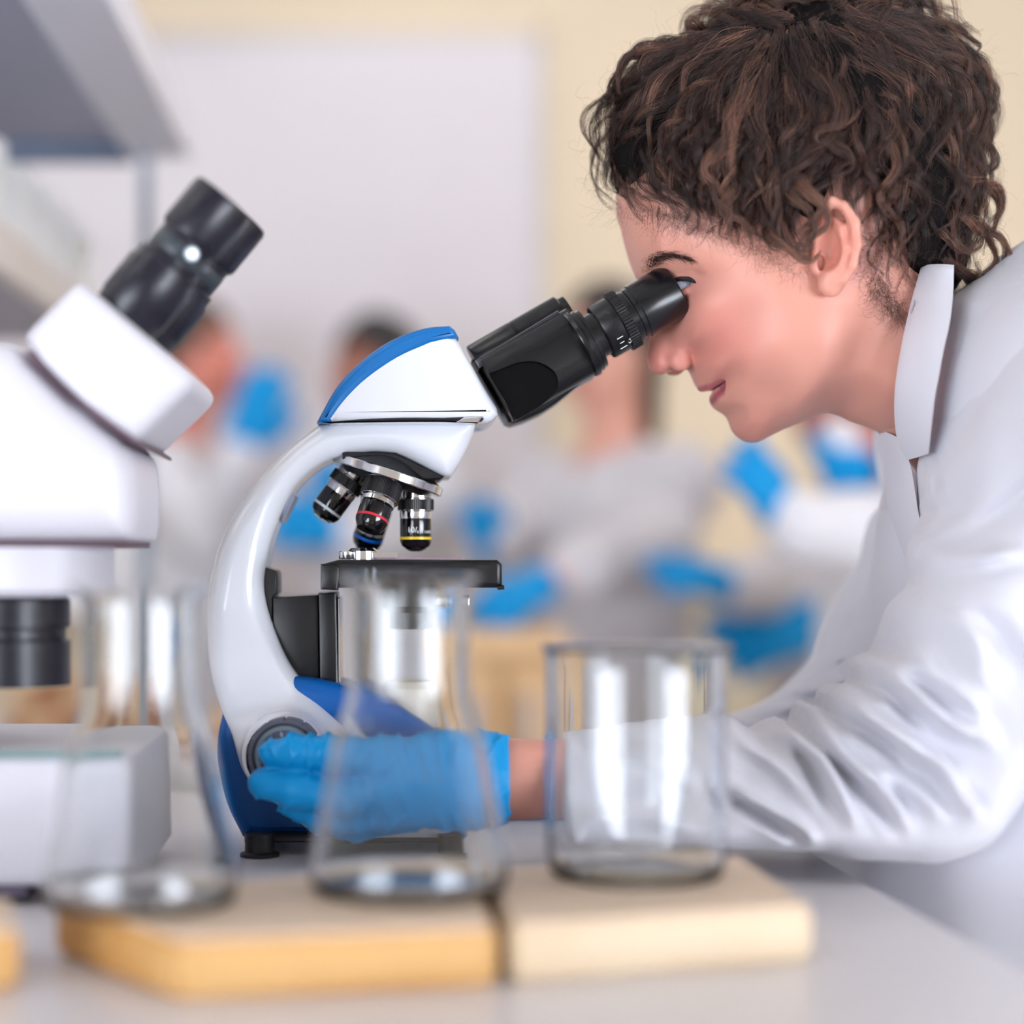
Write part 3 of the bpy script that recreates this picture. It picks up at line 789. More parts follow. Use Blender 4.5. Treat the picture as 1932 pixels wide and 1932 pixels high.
F = np.minimum(np.maximum(qa, qb), 0) + np.sqrt(np.maximum(qa, 0) ** 2 + np.maximum(qb, 0) ** 2) - r
kc = U(537, 1424, -0.066)                      # swelling that carries the focus knob
F = smin(F, sd_cone(g, kc + Vector((0, 0.02, 0)), kc + Vector((0, 0.0, 0)), 0.026, 0.0255), 0.012)
V, Q = g.mesh(F, 3)
from_np('arm', V, Q, M_wh, ms)
del F, qa, qb
prism('vent_insert', [(538, 935), (552, 928), (556, 934), (541, 968), (533, 985), (530, 980)], -0.012, 0.03, mat('pale_grey_insert', (150, 156, 176), 0.4), ms, 0.001, 1)
# base
base_px = catmull([(420, 1346), (411, 1390), (411, 1440), (428, 1515), (458, 1578)], 5) + [(470, 1583), (890, 1583), (900, 1575)] + catmull([(902, 1520), (885, 1440), (840, 1385), (760, 1335), (690, 1305), (620, 1285), (558, 1276)], 4) + [(500, 1300), (440, 1325)]
bpoly = apoly(base_px, -0.035)
bm = bmesh.new(); rprism(bm, bpoly, -0.042, 0.042, 0.008, 5)
from_bm('base', bm, M_navy, ms, True, 40)
prism('base_plinth', [(462, 1576), (880, 1576), (880, 1588), (462, 1588)], -0.064, 0.064, M_rubber, ms, 0.001, 1, Yn=-0.06)
for fx, fy in ((490, -0.068), (860, -0.068), (490, 0.05), (860, 0.05)):
    c = U(fx, 1500, -0.068); c = Vector((c.x, fy, TABZ))
    bm = bmesh.new(); add_lathe(bm, [(0, 0), (0.0115, 0), (0.0115, 0.002), (0.0088, 0.003), (0.0086, 0.0135), (0, 0.0135)], c, segs=32)
    from_bm('foot', bm, M_rubber, ms, True, 35)
# lamp well on the base
lw = U(775, 1338, 0)
bm = bmesh.new(); add_lathe(bm, [(0, -0.01), (0.024, -0.01), (0.024, 0.014), (0.020, 0.018), (0.018, 0.018), (0.017, 0.014), (0, 0.014)], lw, segs=40); lp = from_bm('lamp_well', bm, mat('warm_white_plastic', (226, 216, 200), 0.4), ms, True, 35)
# head with blue cover
hY = -0.040
head_px = catmull([(600, 797), (642, 728), (692, 677), (745, 642), (800, 622), (846, 617)], 5) + [(862, 640), (938, 770), (940, 782)] + catmull([(930, 792), (912, 799), (860, 800)], 3) + [(640, 801)]
prism('head', head_px, hY, 0.040, M_wh, ms, 0.007, 5)
cov_px = catmull([(597, 797), (638, 726), (690, 674), (744, 639), (800, 619), (848, 614)], 5) + [(858, 622), (866, 637)] + catmull([(812, 650), (752, 677), (692, 718), (650, 760), (621, 799)], 5)
prism('head_cover', cov_px, hY - 0.0012, 0.0412, M_blue, ms, 0.004, 4)
prism('dovetail_seam', catmull([(608, 798), (680, 791), (760, 788), (840, 788), (908, 786), (900, 798), (840, 796), (760, 796), (680, 797)], 3, True), hY - 0.0008, 0.036, M_blk_g, ms, 0.0008, 1)
prism('chrome_lock', [(876, 787), (911, 785), (902, 799), (860, 797)], hY - 0.0022, 0.0, M_chrome, ms, 0.0008, 1)

# binocular: local frame, a along the tubes, b up, in photo pixels round (1000, 680)
a30 = math.radians(30)
def AB(a, b): return (1000 + a * math.cos(a30) - b * math.sin(a30), 680 - (a * math.sin(a30) + b * math.cos(a30)))
ax30 = Vector((math.cos(a30), 0, math.sin(a30)))
bh = prism('binocular_housing', [AB(*p) for p in [(-93, 58), (-93, -78), (-84, -87)]] + [AB(*p) for p in [(-62, -92), (-25, -96), (10, -94), (60, -86), (94, -80), (97, -70), (97, 40), (92, 60)]], -0.016, 0.030, M_blk_s, ms, 0.004, 4, Yn=-0.02)
# near barrel block with flattened back
def extr_ab(name, sect, a0, a1, m, parent, sharp=35, chamfer=0.0):
    """cross-section [(b px, Y)] swept along the tube axis from a0 to a1"""
    bm = bmesh.new(); rings = []
    for a in (a0, a1):
        ring = []
        for b_, Y in sect:
            p = AB(a, b_); q = U(p[0], p[1], 0.0) if True else None
            ring.append(bm.verts.new((q.x, Y, q.z)))
        rings.append(ring)
    n = len(sect)
    for j in range(n): bm.faces.new((rings[0][j], rings[0][(j + 1) % n], rings[1][(j + 1) % n], rings[1][j]))
    bm.faces.new(rings[0][::-1]); bm.faces.new(rings[1])
    if chamfer:
        es = [e for e in bm.edges if (e.verts[0] in rings[0] and e.verts[1] in rings[0]) or (e.verts[0] in rings[1] and e.verts[1] in rings[1])]
        bmesh.ops.bevel(bm, geom=es, offset=chamfer, segments=2, affect='EDGES')
    return from_bm(name, bm, m, parent, True, sharp)
k_n = 1.026
bc = -19 * 1.0
def barrel(sgn):
    sec = []
    R = 66
    cy = sgn * 0.030
    for t_ in range(-8, 9):
        an = math.pi * t_ / 16
        sec.append((bc - 2 + R * math.sin(an) * 1.0, cy + sgn * PX(R) * math.cos(an) * 0.62))
    return sec + [(bc + R - 2, 0.0), (bc - R - 2, 0.0)]
nb_ = extr_ab('eyepiece_barrel', barrel(-1), -92, 96, M_blk_s, ms, 40, 0.0012)
fb_ = extr_ab('eyepiece_barrel', barrel(1), -92, 96, M_blk_s, ms, 40, 0.0012)
# scooped recess in the near barrel
cut = bmesh.new()
cpts = [AB(-80, 8)] + catmull([AB(-78, 18), AB(-55, 14), AB(-20, 8), (AB(10, -8)), AB(27, -32), AB(30, -52), AB(18, -72), AB(-15, -82), AB(-50, -84), AB(-77, -84)], 4)
rprism(cut, apoly(cpts, -0.045), -0.09, -0.0385, 0.0002, 1)
cutter = from_bm('recess_cutter_tmp', cut, None, None, False)
md = nb_.modifiers.new('cut', 'BOOLEAN'); md.object = cutter; md.operation = 'DIFFERENCE'; md.solver = 'EXACT'
dg = bpy.context.evaluated_depsgraph_get()
me_new = bpy.data.meshes.new_from_object(nb_.evaluated_get(dg)); nb_.modifiers.clear(); nb_.data = me_new
me_new.set_sharp_from_angle(angle=math.radians(35))
bpy.data.objects.remove(cutter)
rc = prism('recess_floor_shade', cpts, -0.0394, -0.036, M_recess_shade, nb_, 0.0002, 1, Yn=-0.045)  # floor of the recess, its shade put into a near-black colour
# hinge cylinder on top
def cyl_ab(name, pts, b_, Y, m, parent, segs=40, sharp=35):
    p = AB(0, b_); o = U(p[0], p[1], Y); 
    bm = bmesh.new(); add_lathe(bm, [(PX(r_, Y), PX(h_, Y)) for r_, h_ in pts], o, ax30, segs)
    return from_bm(name, bm, m, parent, True, sharp)
cyl_ab('hinge_cylinder', [(0, -92), (38, -92), (40, -89), (40, -2), (39, -1), (39, 1), (40, 2), (40, 96), (36, 99), (32, 99), (32, 112), (0, 112)], 43, -0.004, M_blk_s, bh)
prism('hinge_plate', [AB(-91, 52), AB(-91, 34), AB(90, 40), AB(94, 46), AB(93, 56)], -0.034, -0.01, mat('charcoal_satin', (44, 44, 52), 0.3), bh, 0.001, 2, Yn=-0.034)
# eyepieces
def eyepiece(b_, Y, sgn):
    e = cyl_ab('eyepiece', [(0, 94), (66, 94), (67, 97), (67, 104), (63, 106), (63, 114), (60, 116), (60, 122), (44, 124), (44, 146), (0, 146)], b_, Y, M_blk_s, ms)
    cyl_ab('diopter_sleeve', [(44, 142), (53, 142), (54, 144), (54, 178), (52, 180), (44, 180)], b_, Y, M_blk, e)
    cyl_ab('tube', [(40, 180), (51, 181), (51, 206), (49, 207), (49, 212), (51, 213), (51, 222), (49, 223), (40, 223)], b_, Y, M_blk_s, e)
    bm = bmesh.new(); p = AB(0, b_); o = U(p[0], p[1], Y); u, v, a = frame_of(ax30)
    ring = []
    N = 180
    for hgt, rr in ((178, 50), (179, 58), (198, 58), (199, 50)):
        ring.append([bm.verts.new(o + a * PX(hgt, Y) + (u * math.cos(2 * math.pi * k / N) + v * math.sin(2 * math.pi * k / N)) * PX(rr + (1.1 if (k % 3 == 0 and rr > 55) else 0), Y)) for k in range(N)])
    for A_, B_ in zip(ring[:-1], ring[1:]):
        for k in range(N): bm.faces.new((A_[k], A_[(k + 1) % N], B_[(k + 1) % N], B_[k]))
    from_bm('knurled_ring', bm, M_blk, e, False)
    cyl_ab('eyecup', [(40, 222), (52, 222), (53.5, 224), (53.5, 300), (51, 304), (47, 304), (44, 300), (40, 288), (0, 286)], b_, Y, M_blk_s, e)
    cyl_ab('eye_lens', [(0, 286.5), (38, 286.5), (30, 289), (0, 291)], b_, Y, mat('coated_lens', (40, 30, 70), 0.05, spec=1.0), e)
    return e
ne = eyepiece(-22, -0.031, -1)
fe = eyepiece(-22, 0.031, 1)
# white diopter marks on the near eyepiece
def wrap_text(s, size, o, axis, up_dir, R, h, ang, m, parent, name='lettering', along=False):
    """lettering bent round a cylinder: o, axis = cylinder, h = height along axis, ang = where it sits (0 = towards up_dir)"""
    me = text_mesh(s, size, 0.00008); a = Vector(axis).normalized()
    f = Vector(up_dir) - a * Vector(up_dir).dot(a); f.normalize(); sdir = a.cross(f)
    for v_ in me.vertices:
        x, y, z = v_.co
        if along: x, y = -y, x
        t_ = ang + x / R
        v_.co = Vector(o) + a * (h + y) + (f * math.cos(t_) + sdir * math.sin(t_)) * (R + 0.00006 + z)
    return link(name, me, m, parent, False)
p = AB(0, -22); eo = U(p[0], p[1], -0.031)
wrap_text('+5', PX(13), eo, ax30, (0, -1, 0), PX(54), PX(172), math.radians(48), M_print, ne)
bm = bmesh.new()
for angd, l in ((30, 12), (42, 9), (56, 14)):
    u_ = Vector((0, -1, 0)); s2 = ax30.cross(u_); an = math.radians(angd)
    c = eo + ax30 * PX(157) + (u_ * math.cos(an) + s2 * math.sin(an)) * PX(54.2)
    add_tube(bm, [c - ax30 * PX(l / 2), c + ax30 * PX(l / 2)], 0.00028, 6)
from_bm('tick_mark', bm, M_print, ne)
for s_, ab in (('6', (-80, 31)), ('9', (82, 36))):
    p = AB(*ab); q = U(p[0], p[1], -0.0345)
    me = text_mesh(s_, PX(17), 0.0002); me.transform(Matrix.Translation(q) @ Matrix.Rotation(-a30, 4, 'Y') @ Matrix.Rotation(math.radians(90), 4, 'X'))
    link('lettering', me, M_blk_g, bh, False)

# nosepiece and objectives
t18 = math.radians(18)
na = Vector((-math.sin(t18), 0, -math.cos(t18)))             # axis, downwards
nu = Vector((math.cos(t18), 0, -math.sin(t18)))              # in the picture plane, to the right
nv = Vector((0, -1, 0))                                      # towards the camera
N0 = U(728, 905, -0.004)
bm = bmesh.new()
add_lathe(bm, [(0, -0.014), (0.020, -0.014), (0.027, -0.008), (0.0335, -0.0038), (0.030, -0.003), (0.030, 0.0), (0, 0.0)], N0 - na * 0.002, na, 64); npc = from_bm('nosepiece', bm, M_blk, ms, True, 30)
bm = bmesh.new(); add_lathe(bm, [(0.028, -0.0035), (0.0352, -0.0035), (0.0356, -0.003), (0.0356, 0.0012), (0.035, 0.0018), (0.028, 0.0018)], N0 - na * 0.002, na, 72); from_bm('chrome_ring', bm, M_chrome, npc, True, 30)
bm = bmesh.new(); add_lathe(bm, [(0.031, 0.0), (0.026, 0.005), (0, 0.0065)], N0 - na * 0.002, na, 64); from_bm('turret_dome', bm, M_blk, npc, True, 30)
bm = bmesh.new(); c_ = U(824, 905, -0.002)
add_box(bm, c_ + Vector((-0.0004, -0.002, -0.010)), c_ + Vector((0.0004, 0.002, 0.006)), rot=Matrix.Rotation(math.radians(-8), 3, 'Y')); from_bm('click_spring', bm, M_chrome, npc)
prism('under_head_block', [(646, 852), (745, 854), (838, 899), (830, 905), (800, 905), (646, 866)], -0.027, 0.027, M_blk, ms, 0.001, 1)
RO = 0.0195
OBJ = [  # angle round the nosepiece, length scale, band colour, text, label
    (0, (1.0), (232, 196, 20), '10/0.25 160/0.17', 'objective with a yellow band standing over the slide'),
    (180, (0.98), (210, 222, 228), '100/1.25 160/0.17', 'objective with a white band leaning back to the arm'),
    (90, (0.78), (200, 34, 56), '4/0.10 160/-', 'short objective with a red band pointing at the camera'),
    (270, (1.26), (0, 110, 214), '40/0.65 160/0.17', 'objective with a blue band behind the red one')]
for an, ls, band, txt, lab in OBJ:
    t_ = math.radians(an); outw = nu * math.cos(t_) + nv * math.sin(t_)
    o = N0 + outw * RO; d = (na * math.cos(t18) + outw * math.sin(t18)).normalized()
    k = 0.00033; R = 33 * k
    if an == 90: prof = [(0, 0), (30, 0), (30, 8), (36, 10), (36, 44), (32, 46), (32, 54), (29, 55)]; body = [(28, 55), (30, 58), (30, 90), (26, 100), (22, 106), (8, 106), (8, 100), (0, 100)]; bh_, knl = 84, (10, 44)
    else: prof = [(0, 0), (29, 0), (29, 16), (33, 18), (33, 40), (30, 42), (30, 50), (29, 56)]; body = [(29, 54), (29.5, 58), (29.5, 98 * ls), (26, 106 * ls), (24, 108 * ls), (20, 110 * ls), (18, 113 * ls), (14, 113 * ls), (12, 116 * ls), (0, 116 * ls)]; bh_, knl = 92 * ls, (18, 40)
    bm = bmesh.new(); add_lathe(bm, [(r_ * k, h_ * k) for r_, h_ in body], o, d, 48); ob = from_bm('objective', bm, M_blk_g, ms, True, 30); ob['label'] = lab
    bm = bmesh.new(); add_lathe(bm, [(r_ * k, h_ * k) for r_, h_ in prof], o, d, 48); from_bm('chrome_collar', bm, M_chrome, ob, True, 30)
    bm = bmesh.new(); ring = []; u, v, a = frame_of(d); NN = 120; r0 = 36.2 if an == 90 else 33.2
    for hgt, rr in ((knl[0], r0 - 3), (knl[0] + 1, r0), (knl[1] - 1, r0), (knl[1], r0 - 3)):
        ring.append([bm.verts.new(o + a * hgt * k + (u * math.cos(2 * math.pi * j / NN) + v * math.sin(2 * math.pi * j / NN)) * k * (rr + (0.8 if j % 2 else 0))) for j in range(NN)])
    for A_, B_ in zip(ring[:-1], ring[1:]):
        for j in range(NN): bm.faces.new((A_[j], A_[(j + 1) % NN], B_[(j + 1) % NN], B_[j]))
    from_bm('knurled_grip', bm, M_blk, ob, False)
    rb = (body[2][0] + 0.35) * k
    bm = bmesh.new(); add_lathe(bm, [(rb - 0.0003, (bh_ - 2.6) * k), (rb, (bh_ - 2.5) * k), (rb, (bh_ + 2.5) * k), (rb - 0.0003, (bh_ + 2.6) * k)], o, d, 48, close=False)
    from_bm('colour_band', bm, mat('band_%d_%d_%d' % band, band, 0.35), ob, True, 30)
    if an in (0, 270):
        big, small = txt.split('/', 1)
        wrap_text(big + '/', 15 * k, o, -d, (0, -1, 0), body[1][0] * k, -(bh_ - 15) * k, math.radians(-14 if an == 0 else -28), M_print, ob)
        wrap_text(small, 7.2 * k, o, -d, (0, -1, 0), body[1][0] * k, -(bh_ - 11.5) * k, math.radians(42 if an == 0 else 30), M_print, ob)
    if an in (0, 180): 
        bm = bmesh.new(); add_lathe(bm, [(0.0, 117 * ls * k), (8 * k, 117 * ls * k), (13 * k, 115.5 * ls * k), (20 * k, 110.4 * ls * k)], o, d, 32); from_bm('front_lens', bm, M_chrome, ob, True, 30)

# stage, slide and specimen clip
SY0, SY1 = -0.062, 0.070
st = prism('stage', [(612, 1063), (640, 1056), (938, 1056), (947, 1064), (948, 1104), (940, 1109), (640, 1109), (634, 1098), (612, 1098)], SY0, SY1, M_blk, ms, 0.003, 3)
prism('stage_clamp', [(605, 1064), (632, 1064), (640, 1070), (640, 1084), (636, 1114), (605, 1112)], SY0 - 0.002, SY0 + 0.03, M_blk, st, 0.0012, 2)
prism('end_hook', [(938, 1106), (951, 1104), (952, 1112), (940, 1113)], SY0 - 0.001, SY0 + 0.012, M_blk, st, 0.0006, 1)
z_st = U(780, 1056, SY0).z
c0, c1 = U(712, 1050, -0.02), U(872, 1050, -0.02)
boxes('specimen_slide', [((c0.x, -0.034, z_st + 0.0002), (c1.x, -0.008, z_st + 0.0013))], mat('slide_glass', (235, 205, 225), 0.05, trans=0.5, ior=1.45), st)
bm = bmesh.new(); c = U(684, 1048, -0.03); c.z = z_st
add_lathe(bm, [(0, 0), (0.0098, 0), (0.0098, 0.0052), (0.0072, 0.0072), (0, 0.0074)], c, segs=40); cl = from_bm('specimen_clip', bm, M_chrome, st, True, 30)
bm = bmesh.new(); c = U(656, 1050, -0.035); c.z = z_st + 0.0004
add_lathe(bm, [(0, 0), (0.0052, 0), (0.0055, 0.0006), (0.0055, 0.0042), (0.0050, 0.0048), (0, 0.0048)], c, segs=24); from_bm('clip_screw', bm, M_chrome, cl, True, 30)
boxes('clip_finger', [((c.x + 0.016, -0.038, z_st + 0.0014), (c.x + 0.030, -0.033, z_st + 0.0042))], M_chrome, cl)
# bracket behind the stage and focus rack
prism('stage_bracket', [(515, 1127), (600, 1122), (602, 1300), (515, 1300)], -0.024, 0.026, M_blk, ms, 0.001, 2)
prism('stage_support', [(601, 1118), (634, 1118), (637, 1300), (604, 1300)], -0.028, 0.030, M_blk, ms, 0.0012, 2)
prism('focus_rack', [(495, 1068), (520, 1076), (523, 1082), (523, 1120), (516, 1124), (514, 1210), (495, 1150)], -0.022, 0.022, M_blk, ms, 0.0012, 2)
prism('support_trim', [(637, 1130), (641, 1126), (643, 1300), (638, 1300)], -0.026, 0.026, M_chrome, ms, 0.0004, 1)
bm = bmesh.new(); cc = U(780, 1109, 0)
add_lathe(bm, [(0, 0), (0.026, 0), (0.026, -0.012), (0.020, -0.016), (0.020, -0.026), (0, -0.026)], Vector((cc.x, 0.0, U(780, 1109, SY0).z)), segs=48); cd = from_bm('condenser', bm, M_blk, ms, True, 35)
bm = bmesh.new(); add_box(bm, (cc.x + 0.02, -0.03, U(780, 1135, -0.03).z - 0.004), (cc.x + 0.034, -0.022, U(780, 1135, -0.03).z + 0.004), 0.001); from_bm('iris_lever', bm, M_chrome, cd)
# focus knob with graduated dial on the near side
kY = -0.0915
kc2 = U(537, 1426, kY)
bm = bmesh.new(); N = 144; ring = []
def knob_r(k_):
    return 1.0 if (k_ % 12) not in (0,) else 0.955
for y_, rr in ((-0.060, 0.0175), (-0.074, 0.0215), (kY + 0.001, 0.0215), (kY, 0.0207)):
    ring.append([bm.verts.new((kc2.x + math.cos(2 * math.pi * k_ / N) * rr * knob_r(k_), y_, kc2.z + math.sin(2 * math.pi * k_ / N) * rr * knob_r(k_))) for k_ in range(N)])
for A_, B_ in zip(ring[:-1], ring[1:]):
    for k_ in range(N): bm.faces.new((A_[k_], A_[(k_ + 1) % N], B_[(k_ + 1) % N], B_[k_]))
bm.faces.new(ring[-1])
kn = from_bm('focus_knob', bm, M_knob, ms, True, 30)
bm = bmesh.new(); add_lathe(bm, [(0.0178, 0), (0.0188, 0), (0.0188, 0.0003), (0.0178, 0.0003)], Vector((kc2.x, kY, kc2.z)), (0, -1, 0), 72); from_bm('dial_groove', bm, M_rubber, kn, False)
bm = bmesh.new(); add_lathe(bm, [(0, 0.0), (0.0176, 0.0), (0.0174, 0.0008), (0, 0.0008)], Vector((kc2.x, kY, kc2.z)), (0, -1, 0), 72); dl = from_bm('dial_face', bm, mat('dial_grey', (74, 76, 96), 0.5), kn, False)
bm = bmesh.new()
for j in range(150):
    an = 2 * math.pi * j / 150 + math.radians(3); ln = 0.0022 if j % 10 else 0.0034
    c = Vector((kc2.x, kY - 0.0009, kc2.z)); dv = Vector((math.cos(an), 0, math.sin(an))); pv = Vector((-math.sin(an), 0, math.cos(an))) * 0.00011
    r1, r0 = 0.0171, 0.0171 - ln
    bm.faces.new([bm.verts.new(c + dv * r0 - pv), bm.verts.new(c + dv * r1 - pv), bm.verts.new(c + dv * r1 + pv), bm.verts.new(c + dv * r0 + pv)])
from_bm('scale_mark', bm, mat('scale_print', (170, 196, 206), 0.5), dl, False)['kind'] = 'stuff'
for s_, deg in (('0', 98), ('180', 64), ('20', 138)):
    me = text_mesh(s_, 0.0032, 0.00004); an = math.radians(deg)
    me.transform(Matrix.Translation(Vector((kc2.x + math.cos(an) * 0.0122, kY - 0.00095, kc2.z + math.sin(an) * 0.0122))) @ Matrix.Rotation(math.radians(90), 4, 'X') @ Matrix.Rotation(an - math.pi / 2, 4, 'Z'))
    link('lettering', me, M_print, dl, False)
# ------------------------------------------------------------------ the woman at the microscope
wo = thing('person', (0.70, 0.0, 0.0), 'person in a white lab coat leaning in to look through the main microscope', 'person')

def relief(poly_px, ctrl, R_ctrl, h, pad=0.012, grooves=None, extra=None, it=2):
    """solid whose side view is the outline and whose half width is interpolated from ctrl (px, py, mm)"""
    poly = [(U(x, y, 0).x, U(x, y, 0).z) for x, y in poly_px]
    P = np.array(poly)
    hm = max(c[2] for c in ctrl) * 0.001 + 0.006
    g = Grid((P[:, 0].min() - pad, -hm, P[:, 1].min() - pad), (P[:, 0].max() + pad, hm, P[:, 1].max() + pad), h)
    X, Z = np.meshgrid(g.x, g.z, indexing='ij')
    d = -poly_sd(poly, X, Z)
    cp = [(U(c[0], c[1], -c[2] * 0.001).x, U(c[0], c[1], -c[2] * 0.001).z) for c in ctrl]
    H = np.maximum(rbf(cp, [c[2] * 0.001 for c in ctrl], X, Z, 1e-5), 0.004)
    rp = [(U(c[0], c[1], 0).x, U(c[0], c[1], 0).z) for c in R_ctrl]
    wsum = 0; rs = 0
    for (a, b), c in zip(rp, R_ctrl):
        w = 1.0 / ((X - a) ** 2 + (Z - b) ** 2 + 1e-5) ** 2; wsum = wsum + w; rs = rs + w * c[2] * 0.00033
    R = rs / wsum
    t = np.clip(d / R, 0, 1)
    if grooves:
        for pts, dep, wid, Yg in grooves:
            L = [(U(x, y, Yg).x, U(x, y, Yg).z) for x, y in pts]
            dd, tt, _ = line_dist(L, X, Z)
            H = H - dep * 0.001 * np.exp(-(dd / (wid * 0.00033)) ** 2) * np.clip(4 * tt + 0.3, 0, 1) * np.clip(4 * (1 - tt) + 0.25, 0, 1)
    E = H * np.sqrt(np.maximum(1 - (1 - t) ** 2, 0))
    E = E.astype(np.float32)[:, None, :]; d = d.astype(np.float32)[:, None, :]
    aY = np.abs(g.Y)
    F = np.where(d > 0, aY - E, np.sqrt(aY ** 2 + np.minimum(d, 0) ** 2))
    F = np.where((d > 0) & (aY < E), np.maximum(F, -d), F)
    if extra: F = extra(g, F)
    V, Q = g.mesh(F, it)
    return V, Q, (g, E[:, 0, :])

face_px = [(1163, 385), (1172, 420), (1180, 452), (1190, 483), (1202, 512), (1216, 538), (1229, 562), (1236, 582), (1234, 602), (1229, 622), (1224, 648), (1221, 672), (1223, 691), (1231, 703), (1243, 708), (1256, 706), (1270, 700), (1284, 696), (1296, 696), (1304, 702),
    (1308, 712), (1312, 724), (1319, 733), (1329, 738), (1340, 736), (1348, 731), (1347, 737), (1342, 745), (1340, 754), (1344, 764), (1353, 773), (1364, 780), (1372, 787), (1376, 797), (1381, 811), (1391, 824), (1404, 832), (1420, 836), (1437, 832),
    (1460, 820), (1490, 806), (1521, 794), (1547, 784), (1569, 781), (1591, 787), (1609, 796), (1653, 812), (1693, 828), (1740, 850), (1800, 880), (1900, 800), (1880, 640), (1800, 590), (1752, 560), (1748, 450), (1740, 360), (1700, 262), (1632, 172), (1540, 112), (1440, 92), (1342, 106), (1262, 150), (1202, 222), (1172, 300)]
face_px = catmull(face_px, 3, True)
face_ctrl = [(1185, 440, 40), (1215, 440, 50), (1260, 440, 58), (1330, 430, 66), (1420, 420, 71), (1500, 430, 74), (1205, 490, 36), (1235, 500, 43), (1265, 488, 50), (1310, 492, 58), (1370, 495, 66), (1430, 490, 71),
    (1240, 540, 22), (1262, 536, 30), (1285, 540, 38), (1308, 532, 47), (1335, 540, 54), (1380, 545, 63), (1440, 545, 70), (1245, 575, 12), (1265, 575, 22), (1290, 575, 36), (1320, 570, 50),
    (1240, 610, 9.5), (1258, 610, 13), (1275, 610, 22), (1300, 610, 38), (1330, 605, 49), (1232, 650, 10), (1250, 650, 11.5), (1268, 645, 14), (1285, 640, 23), (1305, 640, 34),
    (1232, 685, 10.5), (1248, 692, 12.5), (1262, 680, 14.5), (1278, 676, 17.5), (1292, 678, 18), (1301, 672, 17), (1306, 660, 24), (1312, 684, 20), (1302, 692, 15), (1285, 692, 16),
    (1350, 640, 45), (1345, 690, 36), (1400, 640, 57), (1400, 600, 60), (1460, 600, 69), (1460, 660, 66), (1400, 690, 51), (1520, 600, 73), (1520, 670, 69), (1540, 540, 73),
    (1318, 705, 18.5), (1330, 712, 22), (1345, 708, 28), (1322, 728, 15), (1340, 726, 18.5), (1356, 722, 22), (1370, 716, 29), (1345, 745, 16), (1356, 742, 20), (1372, 735, 29), (1352, 762, 16.5), (1368, 765, 21), (1390, 740, 36), (1385, 715, 38),
    (1385, 790, 17), (1400, 805, 21), (1420, 815, 22), (1440, 812, 25), (1395, 775, 26), (1420, 770, 34), (1440, 740, 44), (1460, 770, 41), (1475, 790, 34), (1500, 750, 53), (1500, 785, 40), (1540, 720, 62), (1540, 762, 46), (1570, 690, 65), (1590, 650, 67), (1565, 745, 46), (1590, 705, 55), (1612, 660, 58), (1605, 610, 67), (1570, 580, 72),
    (1600, 760, 44), (1640, 770, 46), (1640, 720, 52), (1640, 660, 55), (1690, 740, 54), (1690, 650, 54), (1760, 780, 46), (1760, 650, 50), (1850, 750, 40), (1640, 590, 60), (1700, 560, 58), (1640, 480, 70), (1700, 420, 66), (1500, 300, 76), (1600, 300, 76), (1400, 300, 73), (1300, 300, 64), (1220, 330, 50), (1680, 300, 66), (1500, 170, 66), (1400, 180, 62), (1580, 180, 66)]
R_ctrl = [(1175, 430, 46), (1210, 520, 34), (1235, 590, 24), (1225, 660, 24), (1245, 705, 18), (1285, 697, 10), (1305, 705, 14), (1325, 735, 16), (1347, 735, 14), (1345, 760, 16), (1375, 795, 24), (1410, 832, 36), (1470, 815, 40), (1540, 788, 60), (1600, 792, 90), (1690, 828, 110), (1800, 590, 110), (1750, 450, 190), (1600, 150, 200), (1440, 95, 190), (1262, 150, 150), (1180, 300, 90)]
GRV = [([(1344, 733), (1352, 730), (1362, 723), (1371, 716)], 2.6, 4.5, -0.018), ([(1373, 713), (1377, 718)], 1.5, 5, -0.026),
       ([(1292, 648), (1306, 662), (1311, 680), (1305, 694)], 4.0, 6, -0.018),
       ([(1290, 540), (1305, 522), (1322, 528)], 1.2, 5, -0.04), ([(1278, 520), (1300, 512), (1325, 522)], 1.0, 5, -0.045)]
def face_extra(g, F):
    n1 = U(1271, 699, -0.010)
    F = smax(F, -sd_ell(g, n1, (0.0042, 0.0034, 0.0026)), 0.0015)
    # lips: fuller rolls
    F = smin(F, sd_chain(g, [U(1324, 731, -0.003), U(1340, 729, -0.012), U(1360, 722, -0.020)], [0.0030, 0.0028, 0.0012]), 0.003)
    F = smin(F, sd_chain(g, [U(1349, 752, -0.003), U(1354, 747, -0.012), U(1366, 733, -0.0205)], [0.0036, 0.0034, 0.0012]), 0.003)
    for s_ in (1, -1):
        m_ = lambda px, py, Y: (lambda p: (p.x, p.y * s_, p.z))(U(px, py, Y))
        F = smax(F, -sd_ell(g, m_(1282, 540, -0.034), (0.0130, 0.012, 0.0062)), 0.004)
        F = smin(F, sd_chain(g, [m_(1258, 530, -0.034), m_(1285, 519, -0.0410), m_(1302, 521, -0.0445), m_(1320, 532, -0.0465)], [0.0022, 0.0026, 0.0024, 0.0016]), 0.0022)
        F = smin(F, sd_chain(g, [m_(1262, 553, -0.033), m_(1290, 551, -0.0405), m_(1318, 535, -0.0465)], [0.0022, 0.0022, 0.0014]), 0.0026)
        F = smin(F, sd_ell(g, m_(1284, 680, -0.0145), (0.0072, 0.0052, 0.0068)), 0.003)
    return F
V, Q, (fg, fE) = relief(face_px, face_ctrl, R_ctrl, 0.0012, grooves=GRV, extra=face_extra, it=2)
